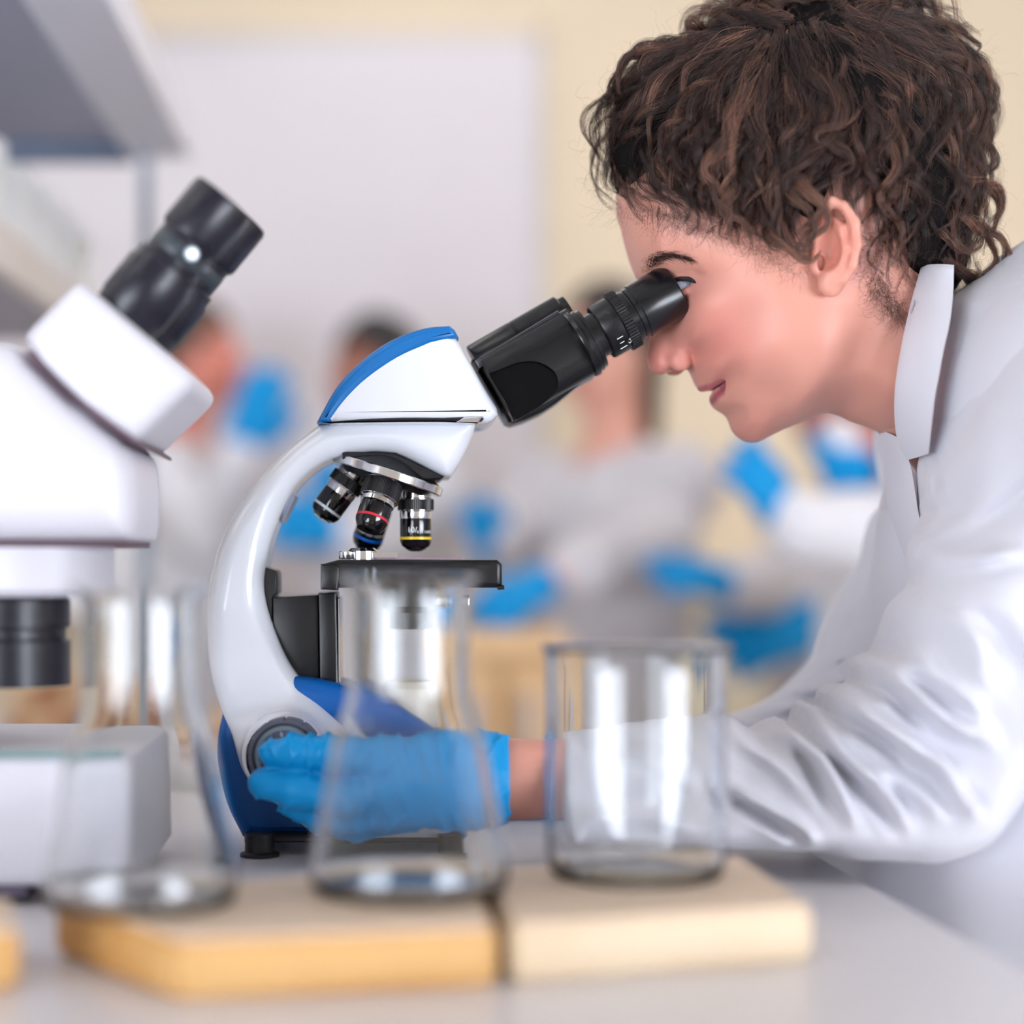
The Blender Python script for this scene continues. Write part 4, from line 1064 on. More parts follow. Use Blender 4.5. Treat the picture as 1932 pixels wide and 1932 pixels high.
# ear, both sides
def ear(sgn):
    Yb = -0.073; k = (CAMD + Yb) / FPX
    def E(px, py, dy=0.0):
        p = U(px, py, Yb); return np.array([p.x, sgn * -1 * (Yb + dy) * -1 if False else (Yb + dy) * (1 if sgn < 0 else -1), p.z])
    pts = [E(1545, 520, 0.006), E(1607, 378, -0.02)]
    lo = np.array([E(1510, 570)[0], min(E(0, 0, -0.024)[1], E(0, 0, 0.012)[1]), E(0, 575)[2]]); hi = np.array([E(1625, 0)[0], max(E(0, 0, -0.024)[1], E(0, 0, 0.012)[1]), E(0, 365)[2]])
    g = Grid(lo, hi, 0.0008)
    plate = [(E(1548, 430, -0.001), E(1580, 430, -0.008)), (E(1550, 470, 0.0), E(1590, 470, -0.010)), (E(1550, 510, 0.0), E(1583, 505, -0.008))]
    F = None
    for a, b in plate:
        f = sd_cone(g, a, b, 0.0050, 0.0034); F = f if F is None else smin(F, f, 0.012)
    helix = [E(1536, 478, -0.003), E(1536, 440, -0.006), E(1544, 405, -0.009), E(1562, 388, -0.011), E(1584, 398, -0.014), E(1599, 430, -0.016), E(1603, 470, -0.016), E(1597, 508, -0.014), E(1584, 532, -0.011)]
    F = smin(F, sd_chain(g, helix, [0.0022, 0.0028, 0.0030, 0.0031, 0.0032, 0.0032, 0.0031, 0.0029, 0.0028], 0.002), 0.0022)
    F = smin(F, sd_chain(g, [E(1566, 418, -0.008), E(1580, 440, -0.012), E(1583, 475, -0.013), E(1574, 508, -0.011), E(1560, 522, -0.008)], [0.0018, 0.0024, 0.0028, 0.0028, 0.0022], 0.003), 0.003)
    F = smin(F, sd_ell(g, E(1563, 538, -0.006), (0.0075, 0.0050, 0.0080)), 0.006)
    F = smin(F, sd_ell(g, E(1535, 500, -0.004), (0.0036, 0.0042, 0.0058)), 0.003)
    F = smax(F, -sd_ell(g, E(1556, 480, -0.012), (0.0062, 0.0095, 0.0105)), 0.0025)
    F = smax(F, -sd_ell(g, E(1546, 497, -0.006), (0.0028, 0.010, 0.0050)), 0.0015)
    return g.mesh(F, 2)
parts_V, parts_Q = [V], [Q]
for s_ in (-1, 1):
    ve, qe = ear(s_); parts_V.append(ve); parts_Q.append(qe)
# trunk, arms and legs (mostly under the coat)
shN, shF = np.array(U(1975, 800, -0.075)), np.array(U(1810, 970, 0.10))
elN = np.array(U(1770, 1490, -0.118)); wrN = np.array(U(1000, 1470, -0.099)); elF = np.array(U(1590, 1380, 0.115)); wrF = np.array(U(1110, 1500, 0.125))
hipc = np.array([0.72, 0, 0.95])
g = Grid((-0.05, -0.26, 0.0), (0.95, 0.26, 1.3), 0.009)
F = smin(sd_cone(g, U(1740, 720, 0), (0.42, 0, 1.12), 0.042, 0.06), sd_cone(g, shN, shF, 0.032, 0.030), 0.03)
F = smin(F, sd_cone(g, (0.45, 0, 1.10), hipc, 0.085, 0.115, 1.2), 0.04)
for a, b, c in ((shN, elN, wrN), (shF, elF, wrF)): F = smin(F, sd_chain(g, [a, b, c], [0.030, 0.024 if a is shN else 0.016, 0.018]), 0.012)
for s_ in (-1, 1): F = smin(F, sd_chain(g, [hipc + [0, 0.09 * s_, 0], [0.70, 0.1 * s_, 0.5], [0.76, 0.1 * s_, 0.08]], [0.095, 0.065, 0.045]), 0.03)
Vb, Qb = g.mesh(F, 2)
parts_V.append(Vb); parts_Q.append(Qb)
# the wrist that shows between glove and cuff
g = Grid(tuple(wrN + [-0.05, -0.05, -0.05]), tuple(wrN + [0.12, 0.05, 0.05]), 0.0025)
Vw, Qw = g.mesh(sd_chain(g, [wrN - [0.03, 0, 0], wrN, wrN + [0.1, 0.0, 0.004]], [0.024, 0.0232, 0.018], 0, 0.82), 2)
parts_V.append(Vw); parts_Q.append(Qw)
off = 0; VV = []; QQ = []
for v_, q_ in zip(parts_V, parts_Q):
    VV.append(v_); QQ.append(q_ + off); off += len(v_)
VV = np.concatenate(VV); QQ = np.concatenate(QQ)
M_skin = mat('woman_skin', (226, 164, 146), 0.42, sss=0.22, spec=0.4, bump=0.03, bscale=700)
nt = M_skin.node_tree; at = nt.nodes.new('ShaderNodeAttribute'); at.attribute_name = 'tint'
nt.links.new(at.outputs['Color'], nt.nodes['Principled BSDF'].inputs['Base Color'])
body = from_np('body', VV, QQ, M_skin, wo)
# skin colouring: blush, lips, plus shade painted by the eye and between the lips
tone = np.array([lin((222, 158, 140))] * len(VV))
def blob(px, py, Y, rad, rgb, amt):
    p = U(px, py, Y); d_ = ((VV[:, 0] - p.x) ** 2 + (VV[:, 2] - p.z) ** 2) / (rad * 0.00033) ** 2
    w = amt * np.exp(-d_)[:, None] * (np.abs(VV[:, 1]) < 0.1)[:, None]
    tone[:] = tone * (1 - w) + np.array(lin(rgb)) * w
blob(1360, 640, -0.05, 75, (222, 124, 118), 0.42); blob(1240, 685, -0.012, 38, (214, 120, 116), 0.5); blob(1415, 815, -0.02, 40, (216, 140, 126), 0.4); blob(1590, 470, -0.08, 60, (226, 140, 122), 0.6); blob(1305, 545, -0.04, 26, (170, 104, 100), 0.55)  # last blob paints the shadow beside the eyecup onto the skin
def lip(pts, wid, rgb, Y):
    L = [(U(x, y, Y).x, U(x, y, Y).z) for x, y in pts]; dd, _, _ = line_dist(L, VV[:, 0], VV[:, 2])
    w = (np.clip(1.4 - dd / (wid * 0.00033), 0, 1) * (np.abs(VV[:, 1]) < 0.026))[:, None]
    tone[:] = tone * (1 - w) + np.array(lin(rgb)) * w
lip([(1322, 733), (1340, 731), (1356, 724), (1370, 717)], 5.5, (178, 98, 104), -0.012)
lip([(1345, 757), (1350, 748), (1360, 738), (1370, 722)], 7, (164, 84, 96), -0.014)
lip([(1346, 734), (1354, 729), (1364, 722), (1371, 716)], 2.0, (70, 24, 40), -0.017)  # shade in the crease between the lips, painted dark
paint(body.data, 'tint', tone)
# eyes
for s_ in (-1, 1):
    c = U(1281, 539, -0.031); c.y = s_ * 0.0312
    bm = bmesh.new(); bmesh.ops.create_uvsphere(bm, u_segments=32, v_segments=20, radius=0.0106)
    for v_ in bm.verts: v_.co += c + Vector((0.0014, 0, 0))
    ey = from_bm('eye', bm, mat('eye_white', (176, 176, 196), 0.12, spec=0.6), wo, True, None)
    bm = bmesh.new(); dr = Vector((-0.86, -0.12 * s_ * -1, -0.4)).normalized()
    add_lathe(bm, [(0, 0.0112), (0.003, 0.0111), (0.0056, 0.0096), (0.0054, 0.0090)], c + Vector((0.0014, 0, 0)), dr, 32, close=False)
    from_bm('iris', bm, mat('brown_iris', (50, 34, 40), 0.1, spec=0.8), ey, True, None)

for s_ in (-1, 1):
    bm = bmesh.new(); pts_ = [U(*q) for q in ((1262, 533, -0.0375), (1283, 526, -0.0432), (1300, 526, -0.0465), (1320, 535, -0.0482), (1326, 538, -0.0485))]
    add_tube(bm, [Vector((q.x, q.y if s_ < 0 else -q.y, q.z)) for q in pts_], [0.0008, 0.0014, 0.0015, 0.0011, 0.0004], 8)
    from_bm('eyelash_line', bm, mat('lash_black', (22, 14, 16), 0.6), wo)
# ------------------------------------------------------------------ lab coat
M_coat = mat('white_cotton_coat', (222, 222, 232), 0.8, sheen=0.25, bump=0.06, bscale=1500)
coat = thing('lab_coat_tmp', (0.70, 0.0, 0.0), '', '')
bpy.data.objects.remove(coat)

def cloth(poly_px, ctrl, R_px, h, folds, name, parent, seed=1, wr=0.0006, it=2, R_ctrl=None):
    """coat panel: outline in the photo, ctrl = (px, py, near-surface depth, thickness), folds = (points, mm, px)"""
    C = np.array(ctrl, float)
    def near_of(px, py):
        w = 1 / ((C[:, 0] - px) ** 2 + (C[:, 1] - py) ** 2 + 400) ** 1.5; w /= w.sum()
        return w @ C[:, 2], w @ C[:, 3]
    poly = []
    for x, y in poly_px:
        n_, t_ = near_of(x, y); p = U(x, y, n_ + t_ * 0.5); poly.append((p.x, p.z))
    P = np.array(poly); cp = []; 
    for c in ctrl:
        p = U(c[0], c[1], c[2]); cp.append((p.x, p.z))
    y0, y1 = (C[:, 2]).min() - 0.06, (C[:, 2] + C[:, 3]).max() + 0.03
    g = Grid((P[:, 0].min() - 0.01, y0, P[:, 1].min() - 0.01), (P[:, 0].max() + 0.01, y1, P[:, 1].max() + 0.01), h)
    X, Z = np.meshgrid(g.x, g.z, indexing='ij')
    d = -poly_sd(poly, X, Z)
    N = rbf(cp, C[:, 2], X, Z, 1e-3); T = np.maximum(rbf(cp, C[:, 3], X, Z, 1e-3), 0.02)
    mid = N + T / 2
    R = R_px * 0.0003
    if R_ctrl is not None:
        ws = 0; rs = 0
        for a, b, r_ in R_ctrl:
            p = U(a, b, -0.1); w = 1 / ((X - p.x) ** 2 + (Z - p.z) ** 2 + 1e-5) ** 2; ws = ws + w; rs = rs + w * r_ * 0.0003
        R = rs / ws
    t = np.clip(d / R, 0, 1)
    E = T / 2 * np.sqrt(np.maximum(1 - (1 - t) ** 2, 0))
    bumpmap = np.zeros(X.shape)
    for pts, amp, wid in folds:
        L = []
        for x, y in catmull(pts, 4):
            n_, _ = near_of(x, y); p = U(x, y, n_); L.append((p.x, p.z))
        dd, tt, ss = line_dist(L, X, Z)
        w_ = wid * 0.00025
        taper = np.clip(tt * 5 + 0.25, 0, 1) * np.clip((1 - tt) * 4 + 0.1, 0, 1)
        prof = np.exp(-(dd / w_) ** 2) - 0.35 * np.exp(-((dd - 2.0 * w_) / (1.1 * w_)) ** 2)
        bumpmap += amp * 0.0021 * taper * prof
    fade = np.clip(d / (18 * 0.0003), 0.0, 1)
    En = E + bumpmap * fade
    E3 = E.astype(np.float32)[:, None, :]; En3 = np.maximum(En, 0).astype(np.float32)[:, None, :]; d3 = d.astype(np.float32)[:, None, :]; m3 = mid.astype(np.float32)[:, None, :]
    rel = g.Y - m3
    lim = np.where(rel < 0, En3, E3)
    F = np.where(d3 > 0, np.abs(rel) - lim, np.sqrt(rel ** 2 + d3 ** 2))
    F = np.where((d3 > 0) & (np.abs(rel) < lim), np.maximum(F, -d3), F)
    V, Q = g.mesh(F, it)
    V = V + normals(V, Q) * (vnoise(V, 70, seed) * wr + vnoise(V, 170, seed + 9) * wr * 0.4)[:, None]
    return from_np(name, V, Q, M_coat, parent)

slv = catmull([(1033, 1388), (1100, 1378), (1180, 1368), (1300, 1353), (1372, 1352), (1418, 1376), (1450, 1362), (1476, 1354), (1498, 1370)], 3) + catmull([(1504, 1345), (1512, 1326), (1530, 1322), (1550, 1340)], 3) + catmull([(1556, 1305), (1582, 1286), (1612, 1288)], 3) + catmull([(1616, 1255), (1630, 1234), (1662, 1226)], 3) \
    + catmull([(1672, 1180), (1684, 1138), (1716, 1096), (1722, 1052), (1734, 1000), (1744, 900), (1744, 820), (1744, 720), (1756, 630), (1790, 560)], 3) + [(1870, 515), (1932, 462), (1985, 425), (2050, 470), (2100, 600), (2110, 900), (2070, 1120), (2005, 1320)] \
    + catmull([(1932, 1432), (1890, 1490), (1840, 1552), (1790, 1590), (1720, 1611), (1640, 1611), (1580, 1608), (1520, 1592)], 3) + catmull([(1400, 1588), (1250, 1588), (1120, 1586), (1052, 1578), (1036, 1540), (1030, 1490), (1029, 1430)], 3)
sl_ctrl = [(1040, 1480, -0.135, 0.074), (1120, 1480, -0.137, 0.080), (1200, 1480, -0.138, 0.085), (1300, 1480, -0.143, 0.09), (1400, 1480, -0.150, 0.10), (1500, 1460, -0.158, 0.11), (1600, 1450, -0.168, 0.12), (1700, 1480, -0.178, 0.13), (1780, 1480, -0.186, 0.13), (1880, 1300, -0.205, 0.14), (1740, 1250, -0.180, 0.12), (1640, 1300, -0.166, 0.1),
    (1900, 1100, -0.205, 0.14), (1800, 1100, -0.184, 0.12), (1740, 1060, -0.150, 0.09), (1900, 800, -0.172, 0.15), (2000, 700, -0.19, 0.2), (1760, 950, -0.118, 0.1), (1775, 780, -0.086, 0.09), (1800, 680, -0.085, 0.09), (1850, 620, -0.098, 0.1), (1932, 520, -0.10, 0.13), (2050, 500, -0.12, 0.2), (2050, 900, -0.21, 0.2), (2060, 1150, -0.21, 0.15), (1840, 900, -0.150, 0.12)]
FOLDS = [([(1620, 1251), (1674, 1268), (1745, 1330), (1800, 1370), (1855, 1397)], 7, 16), ([(1562, 1298), (1614, 1338), (1689, 1388), (1745, 1426), (1825, 1480)], 7, 17), ([(1521, 1330), (1543, 1372), (1594, 1433), (1654, 1483), (1704, 1553)], 7, 17),
    ([(1478, 1362), (1510, 1400), (1550, 1430), (1579, 1493), (1612, 1560)], 6, 16), ([(1372, 1480), (1438, 1514), (1500, 1550), (1530, 1590)], 5, 13), ([(1640, 1440), (1720, 1490), (1770, 1540)], 4, 14), ([(1745, 1090), (1815, 1211), (1858, 1352)], 4, 30), ([(1725, 1056), (1825, 1052), (1932, 1038)], 6, 15),
    ([(1629, 1284), (1680, 1310), (1714, 1342), (1760, 1372)], -5, 12), ([(1570, 1345), (1620, 1372), (1672, 1406), (1720, 1440)], -5, 12), ([(1538, 1385), (1585, 1445), (1650, 1510), (1690, 1570)], -5, 12), ([(1495, 1395), (1530, 1450), (1560, 1520)], -4, 11), ([(1372, 1508), (1440, 1545), (1500, 1585)], -4, 10),
    ([(1665, 1235), (1720, 1255), (1790, 1310), (1850, 1340)], 4, 16), ([(1700, 1180), (1760, 1260), (1830, 1340), (1870, 1420)], 3, 16), ([(1400, 1400), (1460, 1440), (1520, 1500)], 3, 14), ([(1150, 1420), (1250, 1440), (1340, 1490)], 2.5, 20), ([(1080, 1540), (1200, 1530), (1320, 1560)], 2, 16), ([(1760, 1130), (1850, 1180), (1932, 1280)], -3, 18),
    ([(1780, 640), (1760, 780), (1752, 900)], 3, 10), ([(1820, 600), (1800, 720), (1810, 860)], 2.5, 18), ([(1932, 700), (1860, 820), (1820, 960), (1770, 1040)], 3, 26), ([(1932, 900), (1860, 980), (1760, 1044)], -4, 18), ([(1760, 1100), (1740, 1160), (1700, 1225)], 3, 12), ([(1750, 1420), (1800, 1490), (1830, 1540)], 4, 12)]
lc = cloth(slv, sl_ctrl, 60, 0.0019, FOLDS, 'lab_coat', wo, 3, 0.0007, R_ctrl=[(1036, 1480, 12), (1034, 1420, 14), (1036, 1550, 14), (1110, 1400, 70), (1110, 1570, 70), (1200, 1380, 70), (1200, 1590, 70), (1480, 1360, 45), (1560, 1300, 30), (1620, 1250, 30), (1700, 1120, 60), (1750, 850, 40), (1800, 620, 60), (1932, 480, 120), (1932, 1430, 140), (1700, 1605, 80), (2100, 900, 150)])
fsl = catmull([(1120, 1500), (1200, 1440), (1300, 1385), (1372, 1348), (1412, 1336), (1452, 1316), (1476, 1300), (1530, 1246), (1545, 1214)], 3) + catmull([(1562, 1158), (1598, 1104), (1628, 1060), (1640, 1010), (1655, 965), (1690, 940)], 3) + [(1780, 920), (1830, 1000), (1800, 1150), (1740, 1300), (1640, 1390), (1500, 1440), (1300, 1520), (1160, 1560)]
F_ctrl = [(1150, 1500, 0.09, 0.07), (1300, 1440, 0.085, 0.08), (1420, 1390, 0.08, 0.08), (1520, 1320, 0.07, 0.09), (1620, 1200, 0.06, 0.1), (1680, 1060, 0.05, 0.11), (1760, 960, 0.04, 0.12), (1720, 1200, 0.06, 0.1)]
FF = [([(1470, 1310), (1540, 1300), (1640, 1262)], 5, 12), ([(1412, 1344), (1500, 1335), (1600, 1310)], 5, 12), ([(1535, 1250), (1600, 1240), (1680, 1235)], 4, 12), ([(1372, 1352), (1420, 1370), (1440, 1380)], 3, 9), ([(1635, 1030), (1680, 1060), (1730, 1070)], 4, 10), ([(1630, 1062), (1680, 1086), (1720, 1110)], 4, 10), ([(1555, 1190), (1600, 1150), (1660, 1110)], 4, 20), ([(1450, 1326), (1540, 1318), (1620, 1290)], -3, 8)]
cloth(fsl, F_ctrl, 55, 0.003, FF, 'far_sleeve', lc, 5, 0.0008)
# trunk and skirt of the coat
g = Grid((0.24, -0.34, 0.42), (1.0, 0.34, 1.36), 0.008)
C = sd_cone(g, (0.445, 0.0, 1.115), (0.72, 0, 0.95), 0.128, 0.175, 1.15)
C = smin(C, sd_cone(g, (0.455, 0.0, 1.03), (0.495, 0.0, 0.5), 0.155, 0.225, 1.1), 0.06)
C = smin(C, sd_cone(g, (0.70, 0.0, 0.95), (0.66, 0.0, 0.5), 0.18, 0.24, 1.1), 0.06)
C = smin(C, sd_cone(g, (0.40, -0.12, 1.16), (0.40, 0.12, 1.16), 0.075, 0.075), 0.05)
C = smin(C, sd_cone(g, (0.395, -0.08, 0.97), (0.38, -0.10, 0.5), 0.11, 0.122), 0.04)
C = smin(C, sd_cone(g, (0.395, 0.09, 0.97), (0.38, 0.10, 0.5), 0.115, 0.124), 0.04)
C = smax(C, -(g.Z - 0.46 + 0 * g.X + 0 * g.Y), 0.01)
C = smax(C, -sd_cone(g, U(1640, 720, 0), U(1790, 790, 0), 0.062, 0.064), 0.006)
Vc, Qc = g.mesh(C, 2); Vc = Vc + normals(Vc, Qc) * (vnoise(Vc * [1, 1, 0.4], 38, 11) * 0.007)[:, None]
from_np('coat_trunk', Vc, Qc, M_coat, lc)
# collar and lapel: thick cloth bands
def band(name, Lp, Rp, parent, th=0.003, bulge=0.004, n=8):
    L = catmull(Lp, 5); R_ = catmull(Rp, 5); rows = []
    A = [np.array(U(p[0], p[1], p[2])) for p in L]; B = [np.array(U(p[0], p[1], p[2])) for p in R_]
    m = len(A); V = []; 
    for side in (0, 1):
        for i in range(m):
            for j in range(n + 1):
                t = j / n; p = A[i] * (1 - t) + B[i] * t
                b_ = bulge * math.sin(math.pi * t)
                r_ = th * (0.5 + 0.5 * math.sin(math.pi * min(max(t, 0.02), 0.98)) ** 0.4)
                p = p + np.array([0, -b_ + (r_ if side else 0), 0]); V.append(p)
    idx = lambda s, i, j: s * m * (n + 1) + i * (n + 1) + j
    Fc = []
    for s in (0, 1):
        for i in range(m - 1):
            for j in range(n):
                q = [idx(s, i, j), idx(s, i, j + 1), idx(s, i + 1, j + 1), idx(s, i + 1, j)]
                Fc.append(q if s == 0 else q[::-1])
    for i in range(m - 1):
        for j in (0, n): Fc.append([idx(0, i, j), idx(0, i + 1, j), idx(1, i + 1, j), idx(1, i, j)])
    for j in range(n):
        for i in (0, m - 1): Fc.append([idx(0, i, j), idx(0, i, j + 1), idx(1, i, j + 1), idx(1, i, j)])
    bm = bmesh.new(); vs = [bm.verts.new(v) for v in V]
    for f in Fc:
        try: bm.faces.new([vs[k] for k in f])
        except ValueError: pass
    return from_bm(name, bm, M_coat, parent, True, 60)
band('collar', [(1740, 500, -0.050), (1724, 556, -0.060), (1711, 609, -0.066), (1702, 653, -0.070), (1693, 706, -0.070), (1689, 750, -0.066), (1690, 800, -0.056), (1697, 838, -0.048), (1712, 868, -0.046)],
     [(1800, 500, -0.066), (1798, 556, -0.082), (1792, 609, -0.094), (1782, 653, -0.100), (1772, 706, -0.102), (1764, 750, -0.102), (1758, 800, -0.100), (1754, 838, -0.096), (1752, 856, -0.092)], lc)
band('collar', [(1722, 560, 0.062), (1702, 653, 0.066), (1689, 750, 0.05), (1664, 815, 0.02), (1668, 850, 0.018)], [(1790, 560, 0.09), (1770, 653, 0.1), (1750, 750, 0.08), (1720, 815, 0.06), (1716, 850, 0.05)], lc)
band('lapel', [(1662, 812, 0.0), (1668, 880, -0.004), (1672, 940, -0.01), (1690, 1000, -0.02), (1722, 1092, -0.06)], [(1700, 830, -0.030), (1718, 880, -0.045), (1730, 950, -0.06), (1742, 1030, -0.08), (1742, 1080, -0.10)], lc)
# shirt collar line and trousers, shoes
gt = Grid((0.5, -0.26, 0.0), (1.0, 0.26, 0.75), 0.0115); Tr = gt.full()
for s_ in (-1, 1): Tr = np.minimum(Tr, sd_chain(gt, [[0.71, 0.09 * s_, 0.8], [0.70, 0.1 * s_, 0.5], [0.76, 0.1 * s_, 0.07]], [0.11, 0.085, 0.07]))
Tr = smax(Tr, -(gt.Z - 0.045 + 0 * gt.X + 0 * gt.Y), 0.005); Vt, Qt = gt.mesh(Tr, 1); from_np('trousers', Vt, Qt, M_trouser, wo)
for s_ in (-1, 1):
    o = np.array([0.76, 0.1 * s_, 0]); gs = Grid(o - [0.22, 0.1, 0.02], o + [0.12, 0.1, 0.14], 0.008)
    S2 = smax(sd_cone(gs, o + [0.04, 0, 0.045], o + [-0.14, 0, 0.03], 0.048, 0.04), -(gs.Z - 0.002 + 0 * gs.X + 0 * gs.Y), 0.003)
    Vs, Qs = gs.mesh(S2, 1); from_np('shoe', Vs, Qs, M_shoe, wo)

# ------------------------------------------------------------------ gloves
Yh = -0.108
def hp(px, py, dy=0.0): return np.array(U(px, py, Yh + dy))
lo = hp(440, 1640) - [0.0, 0.06, 0.0]; hi = hp(985, 1350) + [0.0, 0.07, 0.0]
g = Grid(lo, hi, 0.0013); kpx = PX(1, Yh)
def fing(pts, rads): return sd_chain(g, [hp(*p) for p in pts], [r_ * kpx for r_ in rads], 0.004)
F = fing([(512, 1420, -0.002), (560, 1418, -0.006), (625, 1422, -0.010), (705, 1436, -0.010)], [27, 33, 36, 40])
F = smin(F, fing([(496, 1478, 0.0), (560, 1490, -0.006), (640, 1500, -0.009), (720, 1488, -0.009)], [32, 38, 40, 42]), 0.0022)
F = smin(F, fing([(545, 1520, 0.010), (610, 1540, 0.004), (670, 1540, 0.0), (740, 1520, 0.0)], [24, 32, 34, 38]), 0.003)
F = smin(F, fing([(600, 1556, 0.022), (660, 1562, 0.016), (760, 1540, 0.010)], [22, 28, 34]), 0.003)
F = smin(F, fing([(600, 1440, 0.045), (660, 1470, 0.040), (740, 1500, 0.022)], [26, 30, 38]), 0.004)
palm = smin(sd_cone(g, hp(730, 1448, -0.004), hp(880, 1452, 0.0), 56 * kpx, 62 * kpx, 0.8), sd_cone(g, hp(740, 1505, 0.0), hp(880, 1490, 0.0), 52 * kpx, 62 * kpx, 0.8), 0.02)
F = smin(F, palm, 0.012)
wx = np.array(U(962, 1470, -0.105))
F = smin(F, sd_cone(g, hp(870, 1470, 0.0), hp(990, 1470, 0.003), 80 * kpx, 84 * kpx, 0.85), 0.02)
F = smax(F, g.X - hp(962, 1400)[0] + 0 * g.Y + 0 * g.Z, 0.001)
F = smax(F, -sd_cone(g, hp(925, 1470, 0.003), hp(1010, 1470, 0.003), 70 * kpx, 80 * kpx, 0.85), 0.001)
V, Q = g.mesh(F, 2); Nn = normals(V, Q)
wrk = (1 - np.abs(np.sin(V[:, 0] * 290 + V[:, 2] * 90 + 1.5 * vnoise(V, 70, 21)))) ** 3
wrk2 = (1 - np.abs(np.sin(V[:, 0] * 200 - V[:, 2] * 190 + 1.8 * vnoise(V, 80, 5)))) ** 4
V = V + Nn * (wrk * 0.0019 * np.clip(vnoise(V, 90, 8) + 0.6, 0, 1) + wrk2 * 0.0019 * np.clip(vnoise(V, 100, 18) + 0.5, 0, 1) - 0.0009)[:, None]
M_glove_main = mat('blue_nitrile_close', (0, 148, 216), 0.42, spec=0.3, bump=0.1, bscale=500)
gl = from_np('glove', V, Q, M_glove_main, wo); gl['label'] = 'wrinkled blue nitrile glove on the focus knob'
glove_obj(wo, wrF - [0.02, 0, 0], wrF - [0.165, 0.0, 0.004], (0, 0, 1), 0.9, thumb_side=1)
# ------------------------------------------------------------------ hair
hair_px = catmull([(1163, 388), (1140, 352), (1126, 310), (1128, 250), (1145, 195), (1178, 140), (1225, 105), (1290, 84), (1325, 50), (1390, 22), (1440, 0), (1540, -22), (1640, -14), (1720, 14), (1790, 70), (1838, 130), (1852, 210), (1848, 290), (1856, 370), (1850, 450), (1838, 520), (1808, 570), (1768, 588), (1728, 580), (1700, 566), (1664, 560), (1640, 528), (1624, 478), (1614, 428), (1604, 400), (1570, 390), (1544, 396), (1530, 430), (1512, 484), (1486, 488), (1452, 470), (1415, 448), (1370, 428), (1320, 418), (1262, 408), (1215, 396)], 3, True)
def inset(poly, d):
    P = np.array(poly); e = np.roll(P, -1, 0) - np.roll(P, 1, 0); e /= np.linalg.norm(e, axis=1)[:, None] + 1e-9
    A = 0.5 * np.sum(P[:, 0] * np.roll(P[:, 1], -1) - np.roll(P[:, 0], -1) * P[:, 1])
    n = np.stack([-e[:, 1], e[:, 0]], 1) * (1 if A > 0 else -1)
    return [tuple(p) for p in P + n * d]
hair_ctrl = [(1190, 300, 46), (1190, 360, 42), (1250, 250, 64), (1250, 370, 60), (1330, 200, 74), (1330, 380, 70), (1330, 300, 76), (1400, 420, 76), (1420, 300, 84), (1420, 150, 78), (1500, 460, 79), (1500, 300, 88), (1500, 120, 78), (1600, 340, 88), (1600, 200, 86), (1600, 80, 72), (1680, 500, 74), (1680, 350, 84), (1700, 200, 80), (1760, 520, 66), (1760, 350, 76), (1760, 200, 68), (1820, 300, 56), (1820, 450, 54), (1700, 80, 60), (1400, 60, 55)]
hR = [(1140, 250, 70), (1300, 80, 110), (1500, -10, 140), (1700, 20, 130), (1850, 250, 120), (1840, 500, 80), (1740, 585, 50), (1640, 490, 16), (1570, 375, 12), (1500, 485, 14), (1400, 440, 14), (1260, 405, 16), (1165, 385, 26)]
Vh, Qh, (hg, hE) = relief(inset(hair_px, 20), [(a, b, c - 7) for a, b, c in hair_ctrl], hR, 0.0022, it=3)
Vh = Vh + normals(Vh, Qh) * (vnoise(Vh, 160, 31) * 0.0016)[:, None]
# the head fills it: only what stands outside the skin shows
M_cap = mat('hair_mass_gap_shade', (13, 9, 10), 0.8, spec=0.1, noise=0.3, nscale=150)  # near-black, so gaps between the locks look deep in shade
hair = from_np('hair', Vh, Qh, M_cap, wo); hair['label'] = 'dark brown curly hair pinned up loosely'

def bilerp(px, py):
    """half width of the hair mass at photo pixels (as seen near the surface)"""
    k = (CAMD - 0.05) / FPX
    x = (px - VX) * k; z = CAMZ + (VY - py) * k
    i = np.clip((x - hg.x[0]) / hg.h, 0, len(hg.x) - 1.01); j = np.clip((z - hg.z[0]) / hg.h, 0, len(hg.z) - 1.01)
    i0, j0 = i.astype(int), j.astype(int); fi, fj = i - i0, j - j0
    return hE[i0, j0] * (1 - fi) * (1 - fj) + hE[i0 + 1, j0] * fi * (1 - fj) + hE[i0, j0 + 1] * (1 - fi) * fj + hE[i0 + 1, j0 + 1] * fi * fj
def skinY(px, py):
    y = -0.05
    for _ in range(4):
        k = (CAMD + y) / FPX; x = (px - VX) * k; z = CAMZ + (VY - py) * k
        i = np.clip((x - fg.x[0]) / fg.h, 0, len(fg.x) - 1.01).astype(int); j = np.clip((z - fg.z[0]) / fg.h, 0, len(fg.z) - 1.01).astype(int)
        y = 0.5 * y - 0.5 * fE[i, j]
    return y
